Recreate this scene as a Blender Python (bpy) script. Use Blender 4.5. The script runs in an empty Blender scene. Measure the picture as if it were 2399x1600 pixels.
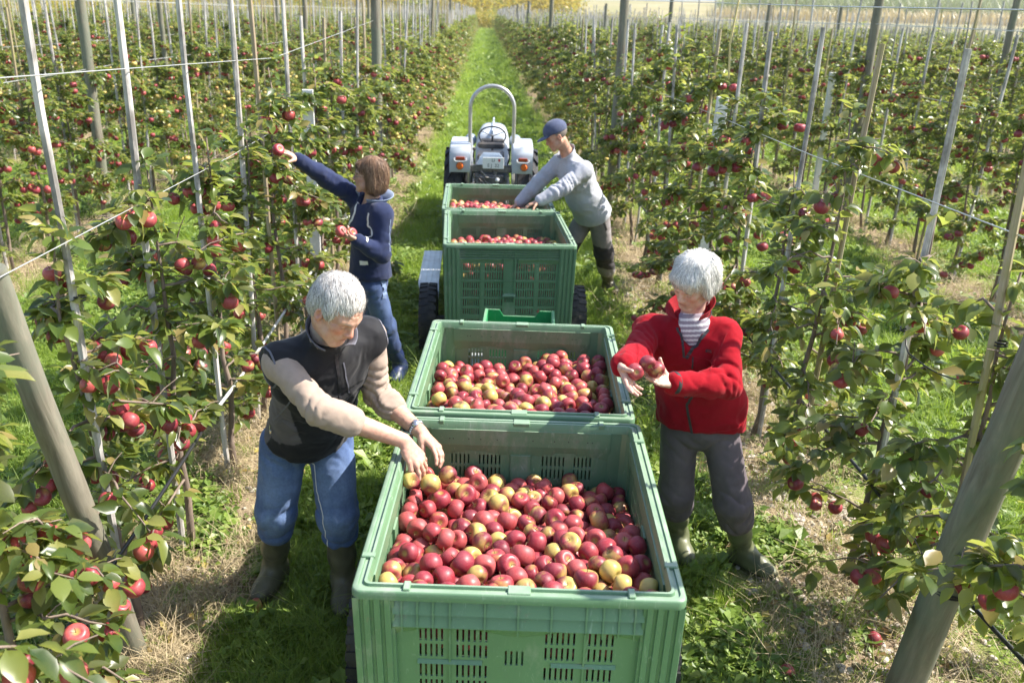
import bpy, math, random
import numpy as np
from mathutils import Vector, Matrix, Euler
C = bpy.context.scene.collection
SC = bpy.context.scene
R = math.radians
rng = np.random.default_rng(11)
rnd = random.Random(5)

# ------------------------------------------------------------------ camera
CAM_H, PITCH, ROLL, FPX = 2.62, 0.3594, 0.0312, 2047.6
_c, _s = math.cos(PITCH), math.sin(PITCH)
_R, _D = Vector((1, 0, 0)), Vector((0, -_s, -_c))
cam_right = math.cos(ROLL) * _R - math.sin(ROLL) * _D
cam_up = -(math.sin(ROLL) * _R + math.cos(ROLL) * _D)
cam_back = -Vector((0, _c, -_s))
cd = bpy.data.cameras.new('camera')
cam = bpy.data.objects.new('camera', cd)
C.objects.link(cam)
M_ = Matrix((cam_right, cam_up, cam_back)).transposed().to_4x4()
M_.translation = (0, 0, CAM_H)
cam.matrix_world = M_
cd.sensor_width = 36
cd.lens = 36 * FPX / 2399
cd.clip_start = 0.05
cd.clip_end = 12000
cd.dof.use_dof = True
cd.dof.focus_distance = 3.7
cd.dof.aperture_fstop = 3.6
SC.camera = cam

# ------------------------------------------------------------------ light
SUN_DIR = Vector((0.88, 0.12, 1.0)).normalized()          # towards the sun: high, from the right
w = bpy.data.worlds.new('World'); SC.world = w; w.use_nodes = True
wn = w.node_tree.nodes; wl = w.node_tree.links
sky = wn.new('ShaderNodeTexSky'); sky.sky_type = 'NISHITA'; sky.sun_disc = False
sky.sun_elevation = math.asin(SUN_DIR.z)
sky.sun_rotation = math.atan2(SUN_DIR.x, SUN_DIR.y)
sky.air_density = 1.0; sky.dust_density = 1.2; sky.ozone_density = 1.0
bgn = wn['Background']; bgn.inputs[1].default_value = 0.13
wl.new(sky.outputs[0], bgn.inputs[0])
sl = bpy.data.lights.new('sun', 'SUN'); sl.energy = 5.0; sl.angle = R(0.53); sl.color = (1, 0.94, 0.84)
so = bpy.data.objects.new('sun', sl); C.objects.link(so)
so.rotation_euler = (-SUN_DIR).to_track_quat('-Z', 'Y').to_euler()
so.location = (20, 0, 30)
SC.view_settings.view_transform = 'Standard'
SC.view_settings.look = 'None'
SC.view_settings.gamma = 1
SC.view_settings.use_curve_mapping = False
SC.view_settings.exposure = 1.2
try:
    SC.render.engine = 'CYCLES'
    SC.cycles.use_denoising = True
    SC.cycles.max_bounces = 6; SC.cycles.diffuse_bounces = 3; SC.cycles.glossy_bounces = 2
    SC.cycles.transmission_bounces = 4; SC.cycles.transparent_max_bounces = 6
    SC.cycles.caustics_reflective = False; SC.cycles.caustics_refractive = False
except Exception:
    pass

# ------------------------------------------------------------------ helpers
_ONES = ['', 'first', 'second', 'third', 'fourth', 'fifth', 'sixth', 'seventh', 'eighth', 'ninth', 'tenth', 'eleventh', 'twelfth', 'thirteenth', 'fourteenth', 'fifteenth', 'sixteenth', 'seventeenth', 'eighteenth', 'nineteenth']
_TENS = {2: ('twenty', 'twentieth'), 3: ('thirty', 'thirtieth'), 4: ('forty', 'fortieth'), 5: ('fifty', 'fiftieth'), 6: ('sixty', 'sixtieth'), 7: ('seventy', 'seventieth'), 8: ('eighty', 'eightieth'), 9: ('ninety', 'ninetieth')}
def nth(k):
    if k < 20: return _ONES[k]
    a, b = _TENS[k // 10]; return b if k % 10 == 0 else a + '-' + _ONES[k % 10]
def rowname(n):
    if n == 0: return 'row just left of the lane'
    if n == 1: return 'row just right of the lane'
    return '%s row to the %s' % ((nth(1 - n), 'left') if n < 0 else (nth(n), 'right'))
def camray(px, py):
    """direction through a point of the photograph (2399 x 1600)"""
    a, b = px - 1199.5, py - 800
    cr, sr = math.cos(ROLL), math.sin(ROLL)
    u = (a * cr + b * sr) / FPX; v = (-a * sr + b * cr) / FPX
    return np.array([u, _c - v * _s, -(_s + v * _c)])
def at_y(px, py, y):
    r = camray(px, py); t = y / r[1]
    return np.array([r[0] * t, y, CAM_H + r[2] * t])
def at_z(px, py, z):
    r = camray(px, py); t = (z - CAM_H) / r[2]
    return np.array([r[0] * t, r[1] * t, z])
def project(P):
    P = np.asarray(P, float).reshape(-1, 3)
    x, y, z = P[:, 0], P[:, 1], P[:, 2] - CAM_H
    zc = y * _c - z * _s; yc = -(z * _c + y * _s)
    zz = np.where(zc > .05, zc, .05)
    u = FPX * x / zz; v = FPX * yc / zz
    cr, sr = math.cos(ROLL), math.sin(ROLL)
    return 1199.5 + u * cr - v * sr, 800 + u * sr + v * cr, zc

def setp(o, label=None, cat=None, group=None, kind=None):
    if label: o['label'] = label
    if cat: o['category'] = cat
    if group: o['group'] = group
    if kind: o['kind'] = kind
    return o
def empty(name, loc, label, cat, group=None, rz=0.0):
    o = bpy.data.objects.new(name, None); C.objects.link(o)
    o.location = tuple(loc); o.rotation_euler = (0, 0, rz); o.empty_display_size = .1
    return setp(o, label, cat, group)
def mesh_from(name, V, F, mats=(), fm=None, smooth=True):
    me = bpy.data.meshes.new(name)
    V = np.asarray(V, float)
    me.from_pydata([tuple(v) for v in V] if len(V) < 5000 else V.tolist(), [], F if isinstance(F, list) else F.tolist())
    for m in mats: me.materials.append(m)
    if fm is not None:
        me.polygons.foreach_set('material_index', np.asarray(fm, np.int32))
    me.polygons.foreach_set('use_smooth', np.full(len(me.polygons), smooth))
    me.update()
    return me
def fast_mesh(name, V, Q, mats=(), fm=None, smooth=True):
    """V (n,3); Q (m,k) all faces with k corners"""
    V = np.ascontiguousarray(V, np.float32); Q = np.ascontiguousarray(Q, np.int32)
    me = bpy.data.meshes.new(name)
    m, k = Q.shape
    me.vertices.add(len(V)); me.vertices.foreach_set('co', V.ravel())
    me.loops.add(m * k); me.loops.foreach_set('vertex_index', Q.ravel())
    me.polygons.add(m)
    me.polygons.foreach_set('loop_start', np.arange(0, m * k, k, dtype=np.int32))
    for mm in mats: me.materials.append(mm)
    if fm is not None: me.polygons.foreach_set('material_index', np.asarray(fm, np.int32))
    me.polygons.foreach_set('use_smooth', np.full(m, smooth))
    me.update(calc_edges=True)
    return me
def link(name, me, parent=None, loc=None, rot=None, scale=None):
    o = bpy.data.objects.new(name, me); C.objects.link(o)
    if parent is not None: o.parent = parent
    if loc is not None: o.location = tuple(loc)
    if rot is not None: o.rotation_euler = tuple(rot)
    if scale is not None: o.scale = (scale,) * 3 if np.isscalar(scale) else tuple(scale)
    return o

def frame(d):
    d = np.asarray(d, float); d = d / (np.linalg.norm(d) + 1e-12)
    a = np.array([0, 0, 1.]) if abs(d[2]) < .9 else np.array([1., 0, 0])
    u = np.cross(a, d); u /= np.linalg.norm(u)
    return u, np.cross(d, u), d
class MB:
    """collects shapes into one mesh"""
    def __init__(s): s.v = []; s.f = []; s.m = []; s.n = 0
    def add(s, V, F, mi=0):
        V = np.asarray(V, float).reshape(-1, 3)
        s.v.append(V); s.f += [tuple(int(i) + s.n for i in f) for f in F]; s.m += [mi] * len(F); s.n += len(V)
        return s
    def box(s, lo, hi, mi=0, bev=0.0, top=None):
        lo = np.array(lo, float); hi = np.array(hi, float)
        if bev > 0:
            V = []
            x = [(lo[i], lo[i] + bev, hi[i] - bev, hi[i]) for i in range(3)]
            idx = {}
            for a in (0, 3):
                pass
            # 24 verts: per corner three
            for cx in (0, 1):
                for cy in (0, 1):
                    for cz in (0, 1):
                        e = [(x[0][0], x[0][1]), (x[0][3], x[0][2])][cx]
                        g = [(x[1][0], x[1][1]), (x[1][3], x[1][2])][cy]
                        h = [(x[2][0], x[2][1]), (x[2][3], x[2][2])][cz]
                        V += [(e[0], g[1], h[1]), (e[1], g[0], h[1]), (e[1], g[1], h[0])]
            I = lambda cx, cy, cz, k: ((cx * 2 + cy) * 2 + cz) * 3 + k
            F = []
            for a in (0, 1):
                q = [I(a, 0, 0, 0), I(a, 1, 0, 0), I(a, 1, 1, 0), I(a, 0, 1, 0)]; F.append(q if a else q[::-1])
                q = [I(0, a, 0, 1), I(0, a, 1, 1), I(1, a, 1, 1), I(1, a, 0, 1)]; F.append(q if a else q[::-1])
                q = [I(0, 0, a, 2), I(1, 0, a, 2), I(1, 1, a, 2), I(0, 1, a, 2)]; F.append(q if a else q[::-1])
            for a in (0, 1):
                for b in (0, 1):
                    q = [I(a, b, 0, 0), I(a, b, 1, 0), I(a, b, 1, 1), I(a, b, 0, 1)]; F.append(q if a ^ b else q[::-1])
                    q = [I(a, 0, b, 0), I(a, 1, b, 0), I(a, 1, b, 2), I(a, 0, b, 2)]; F.append(q if not (a ^ b) else q[::-1])
                    q = [I(0, a, b, 1), I(1, a, b, 1), I(1, a, b, 2), I(0, a, b, 2)]; F.append(q if a ^ b else q[::-1])
            for cx in (0, 1):
                for cy in (0, 1):
                    for cz in (0, 1):
                        t = [I(cx, cy, cz, 0), I(cx, cy, cz, 1), I(cx, cy, cz, 2)]
                        F.append(t if (cx + cy + cz) % 2 == 0 else t[::-1])
            return s.add(V, F, mi)
        V = [(x, y, z) for x in (lo[0], hi[0]) for y in (lo[1], hi[1]) for z in (lo[2], hi[2])]
        V = np.array(V)
        if top is not None:      # shrink the top
            c = (lo + hi) / 2
            for i in range(8):
                if V[i, 2] == hi[2]: V[i, :2] = c[:2] + (V[i, :2] - c[:2]) * top
        return s.add(V, [(0, 1, 3, 2), (4, 6, 7, 5), (0, 4, 5, 1), (2, 3, 7, 6), (0, 2, 6, 4), (1, 5, 7, 3)], mi)
    def tube(s, pts, r, n=8, mi=0, cap=True, flat=1.0):
        pts = np.asarray(pts, float); k = len(pts)
        r = np.full(k, r) if np.isscalar(r) else np.asarray(r, float)
        T = np.gradient(pts, axis=0); T /= np.linalg.norm(T, axis=1)[:, None] + 1e-12
        u, v, _ = frame(T[0]); V = []
        ang = np.arange(n) * 2 * np.pi / n
        for i in range(k):
            u = u - T[i] * np.dot(u, T[i]); u /= np.linalg.norm(u) + 1e-12
            v = np.cross(T[i], u)
            V.append(pts[i] + r[i] * (np.cos(ang)[:, None] * u + flat * np.sin(ang)[:, None] * v))
        V = np.concatenate(V); F = []
        for i in range(k - 1):
            for j in range(n):
                a = i * n + j; b = i * n + (j + 1) % n
                F.append((a, b, b + n, a + n))
        if cap:
            F.append(tuple(range(n))[::-1]); F.append(tuple(range((k - 1) * n, k * n)))
        return s.add(V, F, mi)
    def lathe(s, prof, n=24, o=(0, 0, 0), axis=(0, 0, 1), mi=0, closed=False):
        """prof: (radius, height) pairs along the axis"""
        u, v, d = frame(axis); o = np.asarray(o, float); V = []
        ang = np.arange(n) * 2 * np.pi / n
        for r_, h in prof:
            V.append(o + d * h + r_ * (np.cos(ang)[:, None] * u + np.sin(ang)[:, None] * v))
        k = len(prof); F = []
        for i in range(k - 1 if not closed else k):
            for j in range(n):
                a = i * n + j; b = i * n + (j + 1) % n; i2 = ((i + 1) % k) * n
                F.append((a, b, i2 + (j + 1) % n, i2 + j))
        return s.add(np.concatenate(V), F, mi)
    def xf(s, M):
        M = np.array(M)
        for i, V in enumerate(s.v): s.v[i] = V @ M[:3, :3].T + M[:3, 3]
        return s
    def mesh(s, name, mats, smooth=False):
        return mesh_from(name, np.concatenate(s.v), s.f, mats if isinstance(mats, (list, tuple)) else [mats], s.m, smooth)
    def build(s, name, mats, parent=None, smooth=False, auto=None):
        off = np.array(parent.location) if parent is not None and parent.parent is None else np.zeros(3)
        if parent is not None and parent.parent is not None: off = np.array(parent.parent.location)
        s.v = [V - off for V in s.v]
        me = s.mesh(name, mats, smooth or auto is not None)
        if auto is not None: me.set_sharp_from_angle(angle=R(auto))
        return link(name, me, parent)

# ------------------------------------------------------------------ materials
def newmat(name):
    m = bpy.data.materials.new(name); m.use_nodes = True
    nt = m.node_tree; return m, nt, nt.nodes, nt.links, nt.nodes['Principled BSDF']
def ramp(nt, fac, stops, interp='LINEAR'):
    n = nt.nodes.new('ShaderNodeValToRGB'); n.color_ramp.interpolation = interp
    el = n.color_ramp.elements
    while len(el) < len(stops): el.new(0.5)
    for e, (p, c) in zip(el, stops):
        e.position = p; e.color = (*c, 1) if len(c) == 3 else c
    nt.links.new(fac, n.inputs[0]); return n.outputs[0]
def noise(nt, scale, detail=3, coord='Object', vec=None, rough=.55, stretch=None, dist=0):
    n = nt.nodes.new('ShaderNodeTexNoise'); n.inputs['Scale'].default_value = scale
    n.inputs['Detail'].default_value = detail; n.inputs['Roughness'].default_value = rough
    n.inputs['Distortion'].default_value = dist
    if vec is None:
        t = nt.nodes.new('ShaderNodeTexCoord'); vec = t.outputs[coord]
    if stretch is not None:
        mp = nt.nodes.new('ShaderNodeMapping'); mp.inputs['Scale'].default_value = stretch
        nt.links.new(vec, mp.inputs[0]); vec = mp.outputs[0]
    nt.links.new(vec, n.inputs['Vector']); return n.outputs['Fac']
def math_(nt, op, a, b=None, clamp=False):
    n = nt.nodes.new('ShaderNodeMath'); n.operation = op; n.use_clamp = clamp
    for i, x in enumerate((a, b)):
        if x is None: continue
        if isinstance(x, (int, float)): n.inputs[i].default_value = x
        else: nt.links.new(x, n.inputs[i])
    return n.outputs[0]
def mix(nt, fac, a, b, mode='MIX'):
    n = nt.nodes.new('ShaderNodeMix'); n.data_type = 'RGBA'; n.blend_type = mode
    for i, x in ((0, fac), (6, a), (7, b)):
        if isinstance(x, (int, float)): n.inputs[i].default_value = x
        elif isinstance(x, tuple): n.inputs[i].default_value = (*x, 1) if len(x) == 3 else x
        else: nt.links.new(x, n.inputs[i])
    return n.outputs[2]
def bump(nt, b, h, strength=.3, dist=.01):
    n = nt.nodes.new('ShaderNodeBump'); n.inputs['Strength'].default_value = strength
    n.inputs['Distance'].default_value = dist
    nt.links.new(h, n.inputs['Height']); nt.links.new(n.outputs[0], b.inputs['Normal'])
def simple(name, col, rough=.6, metal=0.0, var=.12, vs=12., bmp=0.0, bs=60., stretch=None, spec=None, sheen=0, dirt=None, dirts=3.):
    m, nt, N, L, b = newmat(name)
    b.inputs['Roughness'].default_value = rough; b.inputs['Metallic'].default_value = metal
    if spec is not None: b.inputs['Specular IOR Level'].default_value = spec
    if sheen: b.inputs['Sheen Weight'].default_value = sheen; b.inputs['Sheen Roughness'].default_value = .5
    f = noise(nt, vs, 4, stretch=stretch)
    lo = tuple(max(0, c * (1 - var)) for c in col); hi = tuple(min(1, c * (1 + var)) for c in col)
    c = ramp(nt, f, [(.3, lo), (.7, hi)])
    if dirt is not None:
        g = ramp(nt, noise(nt, dirts, 6, rough=.7), [(.52, (0, 0, 0)), (.72, (1, 1, 1))])
        c = mix(nt, math_(nt, 'MULTIPLY', g, dirt[3] if len(dirt) > 3 else .6), c, tuple(dirt[:3]))
    L.new(c, b.inputs['Base Color'])
    if bmp: bump(nt, b, noise(nt, bs, 3, stretch=stretch), bmp, .004)
    return m

# ------------------------------------------------------------------ plants and ground materials
def leaf_mat(name, cols, under, trans=(.30, .42, .06), rough=.42, tw=.38):
    m, nt, N, L, b = newmat(name)
    gi = N.new('ShaderNodeNewGeometry'); oi = N.new('ShaderNodeObjectInfo')
    s = math_(nt, 'FRACT', math_(nt, 'ADD', gi.outputs['Random Per Island'], math_(nt, 'MULTIPLY', oi.outputs['Random'], 7.3)))
    n = len(cols)
    top = ramp(nt, s, [(i / n, c) for i, c in enumerate(cols)], 'CONSTANT')
    blot = noise(nt, 22, 3)
    top = mix(nt, math_(nt, 'MULTIPLY', ramp(nt, blot, [(.35, (0, 0, 0)), (.75, (1, 1, 1))]), .35), top, (.16, .20, .04))
    col = mix(nt, gi.outputs['Backfacing'], top, under)
    L.new(col, b.inputs['Base Color']); b.inputs['Roughness'].default_value = rough
    b.inputs['Specular IOR Level'].default_value = .5
    tr = N.new('ShaderNodeBsdfTranslucent')
    tc = mix(nt, .5, top, trans)
    L.new(tc, tr.inputs[0])
    mx = N.new('ShaderNodeMixShader'); mx.inputs[0].default_value = tw
    L.new(b.outputs[0], mx.inputs[1]); L.new(tr.outputs[0], mx.inputs[2])
    L.new(mx.outputs[0], N['Material Output'].inputs[0])
    return m
m_leaf = leaf_mat('apple leaf', [tuple(q * 1.2 for q in c) for c in [(.045, .08, .022), (.085, .135, .028), (.038, .068, .028), (.15, .185, .045), (.06, .10, .024), (.25, .25, .075), (.034, .062, .022), (.115, .16, .032), (.05, .085, .028), (.27, .20, .08), (.075, .085, .035)]], (.23, .26, .15), trans=(.58, .64, .10), tw=.47, rough=.33)
m_leafy = leaf_mat('yellow leaf', [(.45, .34, .03), (.34, .30, .04), (.22, .25, .04), (.5, .36, .03), (.30, .18, .03)], (.45, .38, .12), trans=(.6, .5, .05), tw=.4)
m_grass = leaf_mat('grass blade', [(.30, .40, .06), (.17, .27, .03), (.22, .33, .035), (.14, .23, .03), (.27, .36, .055), (.20, .30, .035), (.36, .34, .12)], (.20, .28, .05), trans=(.55, .75, .08), rough=.5, tw=.5)
m_weed = leaf_mat('weed leaf', [(.15, .24, .035), (.21, .31, .05), (.11, .19, .03), (.27, .35, .07)], (.17, .24, .09), trans=(.38, .52, .08), rough=.45, tw=.35)
m_straw = leaf_mat('dry straw', [(.50, .40, .24), (.42, .32, .18), (.58, .48, .31), (.33, .24, .14)], (.45, .36, .22), trans=(.5, .4, .25), rough=.7, tw=.15)
m_deadleaf = leaf_mat('fallen leaf', [(.28, .17, .08), (.40, .28, .08), (.20, .12, .06), (.5, .40, .1)], (.4, .3, .18), trans=(.4, .25, .08), rough=.6, tw=.15)
m_bark = simple('apple bark', (.20, .15, .12), .85, var=.35, vs=30, bmp=.5, bs=90, stretch=(1, 1, .3))
m_twig = simple('twig bark', (.17, .11, .085), .8, var=.3, vs=40)

def wood(name, col, dark, green=None, grain=30, st=(1, 1, .06), gb=.5):
    m, nt, N, L, b = newmat(name)
    oi = N.new('ShaderNodeObjectInfo'); tc = N.new('ShaderNodeTexCoord')
    ad = N.new('ShaderNodeVectorMath'); ad.operation = 'ADD'
    L.new(tc.outputs['Object'], ad.inputs[0])
    cb = N.new('ShaderNodeCombineXYZ'); L.new(math_(nt, 'MULTIPLY', oi.outputs['Random'], 40), cb.inputs[2]); L.new(math_(nt, 'MULTIPLY', oi.outputs['Random'], 23), cb.inputs[0])
    L.new(cb.outputs[0], ad.inputs[1]); v = ad.outputs[0]
    g = noise(nt, grain, 5, vec=v, stretch=st, rough=.65, dist=.8)
    c = ramp(nt, g, [(.28, dark), (.45, tuple((a + d) / 2 for a, d in zip(col, dark))), (.62, col), (.8, tuple(min(1, a * 1.15) for a in col))])
    p = ramp(nt, noise(nt, 3.2, 5, vec=v, rough=.75, stretch=(1, 1, .6)), [(.45, (0, 0, 0)), (.60, (1, 1, 1))])
    c = mix(nt, math_(nt, 'MULTIPLY', p, .8), c, tuple(x * .55 for x in dark) if green is None else green)
    L.new(c, b.inputs['Base Color']); b.inputs['Roughness'].default_value = .85
    bump(nt, b, g, gb, .004)
    return m
m_stake = wood('weathered stake wood', (.62, .585, .56), (.24, .215, .195), gb=.8)
m_stake2 = wood('brown stake wood', (.42, .34, .24), (.20, .14, .09), (.30, .27, .10))
m_crack = None
m_post = wood('treated post wood', (.235, .21, .16), (.10, .085, .06), (.15, .165, .12), grain=22, st=(1.0, 1.0, .12), gb=.7)
m_board = simple('pale board', (.62, .61, .60), .75, var=.15, vs=9, bmp=.3, bs=50)
m_wire = simple('steel wire', (.62, .61, .58), .4, .6, var=.1)
m_pipe = simple('black rubber pipe', (.018, .018, .02), .4, var=.2)
m_pipeg = simple('grey pipe', (.5, .5, .5), .4, var=.2)
m_twine = simple('straw twine', (.65, .52, .24), .8)

# ------------------------------------------------------------------ hard things
def plastic(name, col, dustc=(.45, .42, .38)):
    m, nt, N, L, b = newmat(name)
    f = noise(nt, 2.0, 4)
    c = ramp(nt, f, [(.3, tuple(x * .88 for x in col)), (.7, tuple(min(1, x * 1.1) for x in col))])
    gi = N.new('ShaderNodeNewGeometry')
    d = ramp(nt, noise(nt, 6, 7, rough=.75, stretch=(1, 1, .5)), [(.55, (0, 0, 0)), (.72, (1, 1, 1))])
    c = mix(nt, math_(nt, 'MULTIPLY', d, .38), c, dustc)
    sc_ = ramp(nt, noise(nt, 35, 4, rough=.8, stretch=(1, .25, .25), dist=1.5), [(.60, (0, 0, 0)), (.68, (1, 1, 1))])
    c = mix(nt, math_(nt, 'MULTIPLY', sc_, .35), c, (.42, .50, .40))
    mud = ramp(nt, noise(nt, 18, 6, rough=.8), [(.60, (0, 0, 0)), (.68, (1, 1, 1))])
    c = mix(nt, math_(nt, 'MULTIPLY', mud, .45), c, (.20, .17, .12))
    sz = N.new('ShaderNodeSeparateXYZ'); L.new(gi.outputs['True Normal'], sz.inputs[0])
    du = math_(nt, 'MULTIPLY', ramp(nt, sz.outputs[2], [(.6, (0, 0, 0)), (.95, (1, 1, 1))]), ramp(nt, noise(nt, 11, 5), [(.3, (.2,) * 3), (.7, (.55,) * 3)]))
    c = mix(nt, du, c, (.40, .47, .38))
    L.new(c, b.inputs['Base Color'])
    L.new(ramp(nt, noise(nt, 9, 4), [(.3, (.34,) * 3), (.7, (.55,) * 3)]), b.inputs['Roughness'])
    bump(nt, b, noise(nt, 120, 3), .12, .002)
    return m
m_bin = plastic('green bin plastic', (.118, .225, .122))
m_bin2 = plastic('dusty green bin plastic', (.15, .31, .17), (.40, .38, .33))
m_crate = plastic('bright green crate plastic', (.02, .26, .085))
m_galv = simple('galvanised steel', (.62, .64, .66), .42, .55, var=.12, vs=14, bmp=.1, bs=50, dirt=(.3, .26, .2, .5))
m_dark = simple('dark steel', (.05, .05, .055), .5, .3, var=.3, vs=15, dirt=(.22, .18, .13, .5))
m_rubber = simple('tyre rubber', (.022, .022, .025), .62, var=.3, vs=8, bmp=.3, bs=60, dirt=(.16, .13, .09, .45), dirts=6)
m_trac = simple('pale blue grey tractor paint', (.27, .34, .43), .35, .0, var=.08, vs=6, dirt=(.38, .34, .28, .35), dirts=5)
m_tracw = simple('white tractor paint', (.46, .50, .56), .35, .0, var=.05, vs=6, dirt=(.42, .38, .3, .3), dirts=5)
m_metal = simple('greasy cast metal', (.16, .155, .15), .45, .5, var=.5, vs=25, bmp=.4, bs=40, dirt=(.20, .13, .07, .7), dirts=9)
m_bar = simple('roll bar steel', (.56, .54, .52), .32, .6, var=.1, dirt=(.35, .27, .22, .5), dirts=7)
m_orange = simple('orange lens', (.78, .17, .02), .3, var=.08)
m_orange.node_tree.nodes['Principled BSDF'].inputs['Subsurface Weight'].default_value = .2
m_amber = simple('dark red lens', (.33, .06, .02), .25, var=.15)
m_platew = simple('number plate white', (.78, .78, .75), .45, var=.03)
m_ink = simple('black ink', (.03, .03, .03), .6)
m_redink = simple('red ink', (.5, .05, .06), .6)
m_stem = simple('apple stem', (.12, .08, .03), .8)

def apple_mat(name, base_bias, heap=False):
    m, nt, N, L, b = newmat(name)
    oi = N.new('ShaderNodeObjectInfo'); tc = N.new('ShaderNodeTexCoord')
    gi = N.new('ShaderNodeNewGeometry')
    rdm = math_(nt, 'FRACT', math_(nt, 'ADD', oi.outputs['Random'], gi.outputs['Random Per Island']))
    sep = N.new('ShaderNodeSeparateXYZ'); L.new(tc.outputs['Object'], sep.inputs[0])
    # blush falls off towards one side of the fruit
    side = math_(nt, 'MULTIPLY', sep.outputs[0], 0.0 if heap else 9.0)
    big = noise(nt, 16, 3)
    t = math_(nt, 'ADD', math_(nt, 'ADD', side, math_(nt, 'MULTIPLY', big, 1.5)), math_(nt, 'MULTIPLY', rdm, .9))
    blush = ramp(nt, math_(nt, 'MULTIPLY', math_(nt, 'ADD', t, base_bias), .5), [(.30, (0, 0, 0)), (.52, (1, 1, 1))])
    stre = noise(nt, 60, 4, stretch=(1, 1, .16), rough=.7)
    yel = ramp(nt, stre, [(.3, (.42, .36, .08)), (.7, (.60, .42, .13))])
    red = ramp(nt, math_(nt, 'ADD', math_(nt, 'MULTIPLY', stre, .6), math_(nt, 'MULTIPLY', rdm, .5)), [(.25, (.13, .010, .022)), (.55, (.29, .026, .040)), (.85, (.44, .085, .075))])
    c = mix(nt, blush, yel, red)
    # calyx and stem hollow: yellow green to brown
    az = math_(nt, 'ABSOLUTE', sep.outputs[2]); rr = N.new('ShaderNodeVectorMath'); rr.operation = 'LENGTH'
    cb = N.new('ShaderNodeCombineXYZ'); L.new(sep.outputs[0], cb.inputs[0]); L.new(sep.outputs[1], cb.inputs[1]); L.new(cb.outputs[0], rr.inputs[0])
    hol = ramp(nt, math_(nt, 'MULTIPLY', rr.outputs['Value'], 30), [(.12, (0, 0, 0) if heap else (1, 1, 1)), (.42, (0, 0, 0))])
    c = mix(nt, math_(nt, 'MULTIPLY', hol, .7), c, (.42, .36, .08))
    bloom = ramp(nt, noise(nt, 26, 4), [(.35, (0, 0, 0)), (.75, (1, 1, 1))])
    c = mix(nt, math_(nt, 'MULTIPLY', bloom, .13), c, (.52, .30, .33))
    vo = N.new('ShaderNodeTexVoronoi'); vo.inputs['Scale'].default_value = 190; L.new(tc.outputs['Object'], vo.inputs['Vector'])
    dots = ramp(nt, vo.outputs['Distance'], [(.10, (1, 1, 1)), (.2, (0, 0, 0))])
    c = mix(nt, math_(nt, 'MULTIPLY', dots, .35), c, (.6, .42, .28))
    L.new(c, b.inputs['Base Color']); b.inputs['Roughness'].default_value = .33
    b.inputs['Specular IOR Level'].default_value = .38
    b.inputs['Coat Weight'].default_value = .05; b.inputs['Coat Roughness'].default_value = .4
    bl = ramp(nt, noise(nt, 30, 4), [(.4, (.36,) * 3), (.7, (.58,) * 3)]); L.new(bl, b.inputs['Roughness'])
    return m
m_apple = apple_mat('picked apple skin', -.04)
m_appler = apple_mat('crimson apple skin', .35)
m_appleh = apple_mat('heaped apple skin', .02, True)
m_appleg = apple_mat('yellow green apple skin', -.58)

def apple_mesh(name, mat, r=.036, n=20, k=12, seed=0, stem=True, tall=.93):
    g = np.random.default_rng(seed)
    ph = g.uniform(0, 6.28); V = []; F = []
    th = np.linspace(0, np.pi, k + 1)
    ang = np.arange(n) * 2 * np.pi / n
    for i, t in enumerate(th):
        rad = math.sin(t) ** .86 * r * (1 + .05 * math.cos(t))
        z = math.cos(t) * r * tall
        top = math.exp(-(t / .42) ** 2); bot = math.exp(-((np.pi - t) / .36) ** 2)
        z += -top * r * .36 + bot * r * .26
        if i in (0, k): rad = r * .015
        rr = rad * (1 + .022 * np.cos(5 * ang + ph) * (1 if t > 1.6 else .3) + .025 * np.cos(ang + ph * 2))
        V.append(np.stack([rr * np.cos(ang), rr * np.sin(ang), np.full(n, z)], 1))
    for i in range(k):
        for j in range(n):
            a = i * n + j; b = i * n + (j + 1) % n
            F.append((a, a + n, b + n, b))
    b = MB().add(np.concatenate(V), F, 0)
    if stem:
        b.tube([(0, 0, r * .5), (.002, .001, r * .85), (.005, .002, r * 1.12)], [.0013, .001, .0014], 5, 1)
    return b.mesh(name, [mat, m_stem], True)
apples_p = [apple_mesh('apple', m_apple, .0365 + .0012 * i, seed=i, tall=.9 + .03 * (i % 3)) for i in range(5)]
apples_g = [apple_mesh('apple', m_appleg, .036, seed=8)]
apples_r = [apple_mesh('apple', m_appler, .036 + .001 * i, seed=20 + i, n=16, k=10, tall=.9 + .03 * i) for i in range(3)]
apples_lo = [apple_mesh('apple', m_appler, .038, seed=31, n=8, k=6, stem=False)]

# ------------------------------------------------------------------ ground and far land
ROW0, PITCHX, SLOPE = -1.45, 3.3, -0.04         # row n runs along x = ROW0 + n * PITCHX + SLOPE * y
def rowx(n, y): return ROW0 + n * PITCHX + SLOPE * y
def ground_z(x, y):
    d = np.maximum(0, y - 130.0)
    return (d ** 1.15) * .0105 * (1 + .0022 * np.clip(x, -100, 300)) * (1 / (1 + np.exp(-(y - 150) / 30.)))
m, nt, N, L, b = newmat('orchard ground')
tc = N.new('ShaderNodeTexCoord'); sep = N.new('ShaderNodeSeparateXYZ'); L.new(tc.outputs['Object'], sep.inputs[0])
xr = math_(nt, 'ADD', sep.outputs[0], math_(nt, 'MULTIPLY', sep.outputs[1], -SLOPE))
xr = math_(nt, 'DIVIDE', math_(nt, 'SUBTRACT', xr, ROW0), PITCHX)
fr = math_(nt, 'ABSOLUTE', math_(nt, 'SUBTRACT', math_(nt, 'FRACT', math_(nt, 'ADD', xr, 50.5)), .5))   # 0 on a row, .5 mid lane
n1 = noise(nt, 1.3, 5, rough=.7); n2 = noise(nt, 14, 6, rough=.75); n3 = noise(nt, 70, 4, rough=.7)
e = math_(nt, 'ADD', fr, math_(nt, 'MULTIPLY', math_(nt, 'SUBTRACT', n1, .5), .28))
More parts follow.
